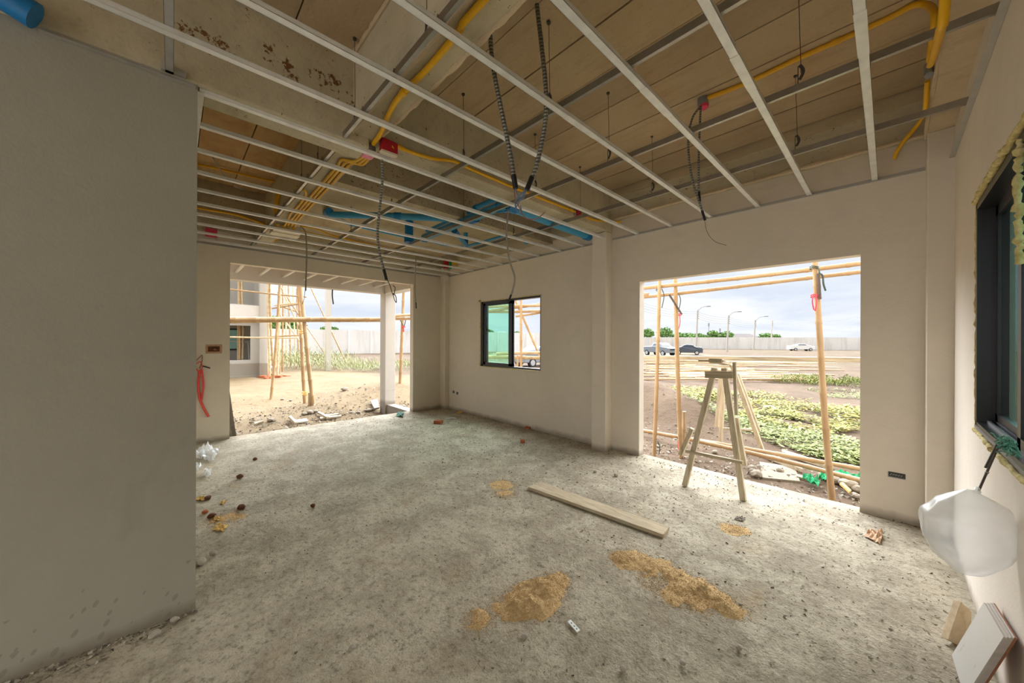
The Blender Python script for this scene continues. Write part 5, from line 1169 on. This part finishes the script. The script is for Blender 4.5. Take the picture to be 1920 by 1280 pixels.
# lamp posts, poles, wires
def lamp(px, pyb, pyt, label, arm=1):
    b = Gp(px, pyb); d = dep(b); tp = D(px+3, pyt, d); t = thing('street_lamp', b, label, 'street lamp', 'lamp posts along the far road'); k = d/FPX
    MB().tube([b, tp], [0.19, 0.13], 8).build('post', CONC_POLE, t); a = [tp-UP*1.0*k*3, tp+UP*k*2+RT*k*4, tp+UP*k*6+RT*k*10*arm, tp+UP*k*7+RT*k*19*arm]
    if arm: MB().tube(smooth_path(a), 0.06, 6).build('arm', LAMPGREY, t); MB().beam(a[-1]-RT*k*2, a[-1]+RT*k*5, 0.25, 0.16).build('lamp_head', LAMPGREY, t)
    mb = MB()
    for j in range(4): mb.beam(tp-UP*(0.35+0.4*j)-FW*0.2+RT*0.1, tp-UP*(0.35+0.4*j)+FW*0.2+RT*0.1, 0.10, 0.12)
    mb.build('insulator', LAMPGREY, t)
    return tp
l1 = lamp(1305, 660, 581, 'concrete street lamp nearest, right of the second bamboo pole'); l2 = lamp(1363, 659, 591, 'concrete street lamp, second from the left'); l3 = lamp(1413, 656, 600, 'concrete street lamp, third from the left, right of brown roof')
l4 = lamp(1445, 654, 600, 'leaning concrete pole without lamp arm, right of the street lamps', 0)
def wire(a, b, sag, label, r=0.018):
    a, b = Vector(a), Vector(b); pts = [a.lerp(b, i/12)-UP*sag*4*(i/12)*(1-i/12) for i in range(13)]; tag(MB().tube(pts, r, 4).build('overhead_wire', LAMPGREY), label, 'wire', 'overhead wires along the far road')
for j in range(4):
    dz = UP*(-0.3-0.4*j); wire(D(1180, 560+5*j, 52), l1+dz, 0.5, 'overhead wire left of the first street lamp, %s from the top' % ordinal(j)); wire(l1+dz, l2+dz, 0.4, 'overhead wire between first and second street lamp, %s from the top' % ordinal(j)); wire(l2+dz, l3+dz, 0.4, 'overhead wire between second and third street lamp, %s from the top' % ordinal(j))
wire(l4, D(1700, 575, 60), 1.5, 'upper overhead wire right of the leaning pole'); wire(l4-UP*0.6, D(1700, 597, 60), 1.0, 'lower overhead wire right of the leaning pole')
for px, pyt, lab in ((1329, 605, 'tall thin radio mast left of the second street lamp'), (1350, 615, 'shorter radio mast beside the second street lamp')):
    b = D(px, 645, 260); tp = D(px, pyt, 260); mb = MB()
    for s in (-1, 1): mb.tube([b+RT*0.5*s, tp+RT*0.2*s], 0.09, 4)
    n = 10
    for j in range(n): mb.tube([b.lerp(tp, j/n)-RT*0.4, b.lerp(tp, (j+1)/n)+RT*0.4], 0.07, 4)
    mb.tube([tp-UP*2.5, tp-UP*0.3], 0.6, 6); tag(mb.build('radio_mast', LAMPGREY), lab, 'mast', 'radio masts on the horizon')
b = Gp(615, 693); d = dep(b); t = thing('concrete_pole', b, 'square concrete utility pole in grass through the wide doorway', 'pole')
MB().beam(b-UP*0.2, D(616, 500, d), 0.32, 0.32, (1, 0, 0)).build('shaft', CONC_POLE, t)
# cars
def car(c, ang, L_, Wd, Hh, paint, kind, label, r=0.33):
    t = thing('pickup_truck' if kind == 'pickup' else 'car', c, label, 'car', 'cars parked beyond the house'); u = Vector((math.cos(ang), math.sin(ang), 0)); v = Vector((-u.y, u.x, 0)); c = Vector(c)
    prof = {'sedan': [(0, .22), (0, .62), (.04, .70), (.26, .78), (.36, .97), (.46, 1.02), (.62, 1.0), (.78, .78), (.97, .74), (1, .6), (1, .22)], 'suv': [(0, .22), (0, .6), (.03, .68), (.24, .76), (.34, .98), (.44, 1.02), (.80, 1.0), (.93, .74), (1, .68), (1, .22)], 'pickup': [(0, .24), (0, .58), (.03, .66), (.22, .72), (.31, .98), (.38, 1.02), (.56, 1.0), (.62, .74), (1, .70), (1, .26)]}[kind]
    def pt(s, z, w): return c+u*(s-0.5)*L_+v*w+UP*z*Hh
    mb = MB(); n = len(prof)
    rows = []
    for w, f in ((-Wd/2, 1), (-Wd/2*0.98, 1), (Wd/2*0.98, 1), (Wd/2, 1)): rows.append(w)
    def wz(z): return Wd/2*(1 if z < .78 else 1-0.55*(z-.78))
    for i in range(n):
        (s0, z0), (s1, z1) = prof[i], prof[(i+1) % n]; mb.quad(pt(s0, z0, -wz(z0)), pt(s1, z1, -wz(z1)), pt(s1, z1, wz(z1)), pt(s0, z0, wz(z0)))
    for sg in (-1, 1):
        k = len(mb.v); mb.v += [pt(s, z, sg*wz(z)) for s, z in prof]; mb.f.append(tuple(range(k, k+n))); mb.mi.append(0)
    o = mb.build('body', paint, t); fixn(o); m = o.modifiers.new('bevel', 'BEVEL'); m.width = 0.06; m.segments = 2
    gl = MB(); top = {'sedan': (.31, .72), 'suv': (.30, .86), 'pickup': (.27, .57)}[kind]
    for sg in (-1, 1): gl.quad(pt(top[0]+.02, .80, sg*(Wd/2*1.0)), pt(top[1], .80, sg*(Wd/2*1.0)), pt(top[1]-.05, .95, sg*(wz(.95)+.02)), pt(top[0]+.09, .95, sg*(wz(.95)+.02)))
    a, b_ = prof[3], prof[4]; f0, f1 = .15, .9; q = lambda f: (a[0]+(b_[0]-a[0])*f, a[1]+(b_[1]-a[1])*f); s0, z0 = q(f0); s1, z1 = q(f1); gl.quad(pt(s0-.008, z0+.01, -Wd*.42), pt(s0-.008, z0+.01, Wd*.42), pt(s1-.008, z1+.01, Wd*.38), pt(s1-.008, z1+.01, -Wd*.38)); gl.build('window', CARGLASS, t)
    MB().beam(pt(-.005, .5, -Wd*.25), pt(-.005, .5, Wd*.25), 0.04, 0.16).build('grille', TYRE, t); 
    for sg in (-1, 1): MB().beam(pt(0.004, .6, sg*Wd*.30), pt(0.004, .6, sg*Wd*.46), 0.06, 0.12).build('headlight', RIM, t)
    for s in (.18, .80):
        for sg in (-1, 1):
            h = c+u*(s-.5)*L_+v*sg*(Wd/2-0.1)+UP*r; w = MB().tube([h-v*sg*0.12, h+v*sg*0.12], r, 20).build('wheel', TYRE, t); rm = MB(); rm.tube([h+v*sg*0.10, h+v*sg*0.13], r*.66, 14); rm.build('rim', RIM, w)
b = Gp(1236, 666); car(b, 2.75, 4.9, 1.8, 1.75, GREYPAINT, 'pickup', 'grey pickup truck seen left through the large opening', 0.37)
b = Gp(1290, 664.6); car(b, 0.35, 3.9, 1.7, 1.5, DARKPAINT, 'sedan', 'dark blue grey car parked behind the grey pickup', 0.32)
b = Gp(1501, 657.5); car(b, 3.75, 4.6, 1.75, 1.5, WHITEPAINT, 'sedan', 'white car by the far wall at right', 0.33)
b = Gp(970, 688)+Vector((math.cos(1.45), math.sin(1.45), 0))*2.25; car(b, 1.45, 4.5, 1.8, 1.6, SILVER, 'suv', 'silver car seen through the open half of the window', 0.35)

# ------------------------------------------------------------------ porch outside the wide doorway
struct(MB().box((-7.66, 0.2, 2.35), (-7.44, 3.55, 2.80)).box((-7.45, 3.29, 2.35), (-6.33, 3.51, 2.80)).build('porch_beam', PLASTER_OUT), 'rendered beam at the edge of the porch')
struct(MB().box((-7.70, 0.0, 2.80), (-6.32, 3.6, 2.95)).build('porch_ceiling', PORCHC), 'concrete soffit of the porch')
mb = MB().box((-7.66, 3.29, -0.6), (-7.40, 3.52, 2.40)); mb.box((-7.663, 3.287, 0.28), (-7.397, 3.523, 0.30)); struct(mb.build('porch_column', PLASTER_OUT, bevel=0.008), 'square rendered porch column')
struct(MB().box((-7.42, 3.33, -0.5), (-6.33, 3.50, -0.03)).build('porch_kerb', PLASTER_OUT), 'low white kerb between porch column and wall')
for k in range(9):
    y = 0.76+0.33*k; mb = MB(); channel(mb, (-6.34, y, 2.455), (-7.44, y, 2.455), 0.036, 0.022)
    if k in (7,): y = y
    tag(mb.build('furring_channel', GALV_P), 'pale furring channel under the porch ceiling, %s from the left' % ordinal(k), 'metal channel', 'furring channels of the porch')
tag(MB().beam((-6.345, 0.3, 2.47), (-6.345, 3.28, 2.47), 0.025, 0.03).build('wall_angle', GALV_P), 'pale wall angle under the porch ceiling', 'metal angle', 'wall angles of the ceiling frame')
d6 = 7.1
flex([D(621, 505, d6), D(624, 530, d6), D(623, 552, d6), D(625, 570, d6)], 0.012, 'dark cable hanging from the porch ceiling', tape=False, mat=BLACK, name='cable')
# boards leaning outside the left jamb
for k, (dx, w, lab) in enumerate([(0.0, 0.10, 'front'), (-0.09, 0.06, 'rear')]):
    y1_ = P(443 if k == 0 else 447, 812, 'x', -6.40+dx).y; a0 = P(444 if k == 0 else 447.5, 814, 'x', -6.40+dx); 
    mb = MB().hexa([(-6.42+dx, 0.35, -0.3), (-6.36+dx, 0.35, -0.3), (-6.36+dx, a0.y, -0.3), (-6.42+dx, a0.y, -0.3), (-6.40+dx, 0.30, 0.66+0.2*k), (-6.34+dx, 0.30, 0.66+0.2*k), (-6.34+dx, 0.50+0.06*k, 0.66+0.2*k), (-6.40+dx, 0.50+0.06*k, 0.66+0.2*k)])
    tag(mb.build('leaning_board', PLYGREY), lab + ' grey board leaning at the left jamb of the doorway', 'board', 'boards at the doorway jamb')
# porch side bamboo
gd = 'bamboo poles outside the wide doorway'
gpole(572, 764, 557, 505, 0.042, 'thick bamboo pole in the middle of the doorway, left of two', gd, seed=31)
gpole(589, 771, 560, 505, 0.045, 'thick leaning bamboo pole in the doorway, right of two', gd, seed=32)
gpole(581, 771, 581, 735, 0.04, 'short bamboo stake between the thick poles', gd, mat=BAMBOO_G, seed=33)
gpole(508, 751, 527, 505, 0.035, 'slanting bamboo pole left of the thick pair', gd, seed=34)
gpole(749, 742, 758, 520, 0.045, 'bamboo pole between the porch column and right jamb', gd, seed=35)
yb_ = P(589, 771, 'z', GZ)
def xz(px, py, x): return P(px, py, 'x', x)
pole(xz(400, 597, -8.9), xz(740, 597, -8.9), 0.045, 'long horizontal bamboo rail across the doorway, upper', gd, seed=36); pole(xz(400, 602, -9.0), xz(735, 600, -9.0), 0.045, 'long horizontal bamboo rail across the doorway, lower', gd, BAMBOO_G, seed=37)
pole(xz(735, 592, -9.3), xz(800, 589, -9.3), 0.045, 'short horizontal bamboo rail right of the porch column, upper', gd, seed=38); pole(xz(735, 597, -9.4), xz(800, 596, -9.4), 0.05, 'short horizontal bamboo rail right of the porch column, lower', gd, seed=39)
b = Gp(651, 683); pole(b, D(579, 530, dep(b)), 0.06, 'long thin bamboo brace slanting across the doorway view', gd, seed=40); b2 = Gp(621, 681); pole(b2, D(569, 604, dep(b2)), 0.045, 'shorter slanting bamboo brace left of the concrete pole', gd, seed=41)
for px, py, lab in ((565, 620, 'yellow string round the thick doorway poles'), (572, 735, 'yellow string low on the thick doorway poles')):
    dd = 8.3; t = tag(MB().tube(loop(px, py, dd, 0.07), 0.012, 6).tube(loop(px+1, py+4, dd, 0.07), 0.01, 6).build('string_tie', SCRAP), lab, 'tie', 'ties on the bamboo poles')
dd = dep(P(749, 742, 'z', GZ))-0.06
t = thing('string_tie', D(756, 615, dd), 'red string and dark wire on the pole right of the porch column', 'tie', 'ties on the bamboo poles')
MB().tube(loop(756, 613, dd+.06, 0.06), 0.014, 6).tube([D(756, 610, dd), D(757, 622, dd)], 0.02, 6).build('string_end', REDWIRE, t); MB().tube([D(749, 597, dd), D(756, 611, dd)], 0.012, 5).tube([D(761, 597, dd), D(758, 612, dd)], 0.012, 5).build('wire_end', DARKTIE, t)
# neighbouring house under construction
hp = Gp(494, 705); hx = hp.x; hz = hp.z
def HP(px, py): return P(px, py, 'x', hx)
t = thing('unfinished_house', (hx-3, 0.5, hz), 'unfinished grey rendered neighbouring house behind bamboo scaffold', 'house')
yr_ = HP(500, 650).y; yl = HP(425, 650).y-6
zf = HP(460, 590).z; zt = HP(460, 570).z; ztop = HP(460, 524).z
mb = MB(); dep_ = 5.0
yd0, yd1 = HP(432, 600).y, HP(470, 600).y
mb = wall_holes(MB(), 'x', hx, hx-0.2, yl, yr_, hz-0.3, hz+9.0, [(yl+1, HP(470, 640).y, HP(450, 675).z, HP(450, 610).z), (yl+1, HP(492, 540).y, HP(450, 570).z, HP(450, 570).z+3)])
o = mb.build('front_wall', HOUSEWALL, t); fixn(o)
MB().box((hx-8, yr_-0.2, hz-0.3), (hx-0.2, yr_, hz+9.0)).build('side_wall', HOUSEWALL, t)
MB().box((hx-3.0, yl, hz-0.3), (hx-2.8, yr_-0.2, hz+9)).build('inner_wall', HOUSEWALL, t)
MB().box((hx-2.8, yl, HP(450, 597).z), (hx+0.25, yr_+0.1, HP(450, 572).z)).build('floor_band', PLASTER_OUT, t)
MB().box((hx-0.05, HP(485, 640).y, hz-0.3), (hx+0.3, HP(500, 640).y, hz+9)).build('corner_column', HOUSEWALL, t)
wq = P(436, 636, 'x', hx-2.78); MB().box((hx-2.8, wq.y-0.8, wq.z-0.65), (hx-2.74, wq.y+0.35, wq.z+0.65)).build('window_frame', FRAME, t); MB().box((hx-2.74, wq.y-0.7, wq.z-0.55), (hx-2.72, wq.y+0.25, wq.z+0.55)).build('pane', simple('pale_green_pane', srgb(150, 206, 196), 0.2), t)
MB().box((hx-2.8, yl, hz-0.3), (hx+0.15, yr_, hz+0.1)).build('plinth', HOUSEWALL, t)
rnd = random.Random(8); gs = 'bamboo scaffold of the neighbouring house'
for k, (px, tx, pyb) in enumerate([(447, 447, 704), (451, 450, 705), (455, 454, 704), (500, 498, 700), (505, 503, 706), (513, 505, 706), (520, 526, 708), (530, 529, 697), (538, 536, 690), (545, 541, 688), (553, 549, 686), (560, 556, 684), (502, 500, 702), (524, 522, 700)]):
    b = Gp(px, pyb); dd = dep(b); pole(b, D(tx, 520 if k < 9 else 528+3*k % 20, dd), 0.055, 'upright bamboo pole of the scaffold round the neighbouring house', gs, BAMBOO if k % 2 else BAMBOO_P, seed=50+k, bend=0.015)
for k, (a, b, c, d_) in enumerate([(425, 542, 575, 557), (425, 632, 560, 634), (510, 578, 560, 570), (515, 572, 560, 568), (500, 632, 562, 628), (530, 545, 560, 610), (528, 540, 566, 600), (525, 590, 570, 650), (522, 572, 558, 585)]):
    pole(D(a, b, 17.6+0.1*k), D(c, d_, 17.6+0.1*k), 0.04, 'crossing bamboo lath of the scaffold round the neighbouring house', gs, BAMBOO_P if k % 2 else BAMBOO, seed=70+k)
b = Gp(470, 703); dd = dep(b)
MBt = MB(); fr_ = [(466, 703), (465, 641), (475, 640), (478, 692)]
t = tag(MB().tube([D(468, 703, dd), D(466, 642, dd), D(430, 639, dd)], 0.04, 6).tube([D(478, 694, dd+.8), D(475, 640, dd+.8), D(432, 638, dd+.8)], 0.04, 6).tube([D(466, 642, dd), D(475, 640, dd+.8)], 0.04, 6).build('steel_frame', GALV_D), 'grey steel pipe frame in front of the neighbouring house', 'scaffold frame')
for k, (px, py, s) in enumerate([(482, 698, .32), (490, 695, .36), (500, 694, .34), (476, 702, .25), (496, 699, .30)]): lump(0, 0, s, SACK, 'cement_sack', 'white sack in the heap before the neighbouring house', 'sack', 0.55, k*4.1, at=Gp(px, py))['group'] = 'white sacks by the neighbouring house'
for k in range(16):
    px, py = rnd.uniform(488, 545), rnd.uniform(702, 710); c = Gp(px, py); s = rnd.uniform(.12, .22); o = MB().box((c.x-s, c.y-s*.6, c.z-0.02), (c.x+s, c.y+s*.6, c.z+s*0.6)).build('brick', BRICK, bevel=0.01); o.rotation_euler = (0, 0, rnd.uniform(0, 3)); tag(o, 'orange brick in the heap beside the white sacks', 'brick', 'brick heap by the neighbouring house')
# debris outside the doorway
for k, (q, lab) in enumerate([([(476, 797), (492, 793), (494, 794), (478, 799)], 'pale lath farthest left beyond the doorway sill'), ([(540, 788), (552, 800), (556, 798), (544, 786)], 'pale lath lying across the doorway sill edge'), ([(595, 780), (612, 789), (616, 787), (598, 778)], 'pale lath in the middle of the doorway rubbish'), ([(606, 782), (636, 778), (636, 780), (607, 785)], 'flat lath at the right of the doorway rubbish'), ([(600, 786), (640, 782), (640, 784), (600, 789)], 'lowest flat lath of the doorway rubbish'), ([(552, 792), (574, 789), (578, 793), (556, 796)], 'white board scrap in the doorway rubbish')]):
    gslab(q, 0.03, OLDWOOD if k != 5 else SACK, 'wood_lath', lab, 'lath', lift=0.05)
for k, (px, py, s) in enumerate([(508, 790, .06), (580, 776, .08), (590, 774, .06), (660, 777, .07), (690, 772, .07), (700, 770, .06), (645, 732, .08), (530, 750, .05), (545, 752, .045), (570, 778, .05), (620, 776, .05), (525, 795, .04), (640, 774, .05), (672, 775, .05)]): lump(0, 0, s, ROCK, 'rubble_stone', 'rubble lump on the sand outside the wide doorway', 'stone', 0.6, k*2.7+9, at=Gp(px, py, GZ))['group'] = 'rubble outside the wide doorway'
gslab([(694, 760), (708, 757), (711, 774), (702, 776)], 0.03, PLYGREY, 'tin_sheet', 'grey sheet leaning at the foot of the porch column', 'sheet', lift=0.12)
# made-up wall outside the side window, added to keep its glass dark
struct(MB().box((2.6, -6, -0.7), (2.75, 9, 2.6)).build('side_shade_wall', PLASTER_OUT), 'added wall outside the right window, keeping its glass dark')
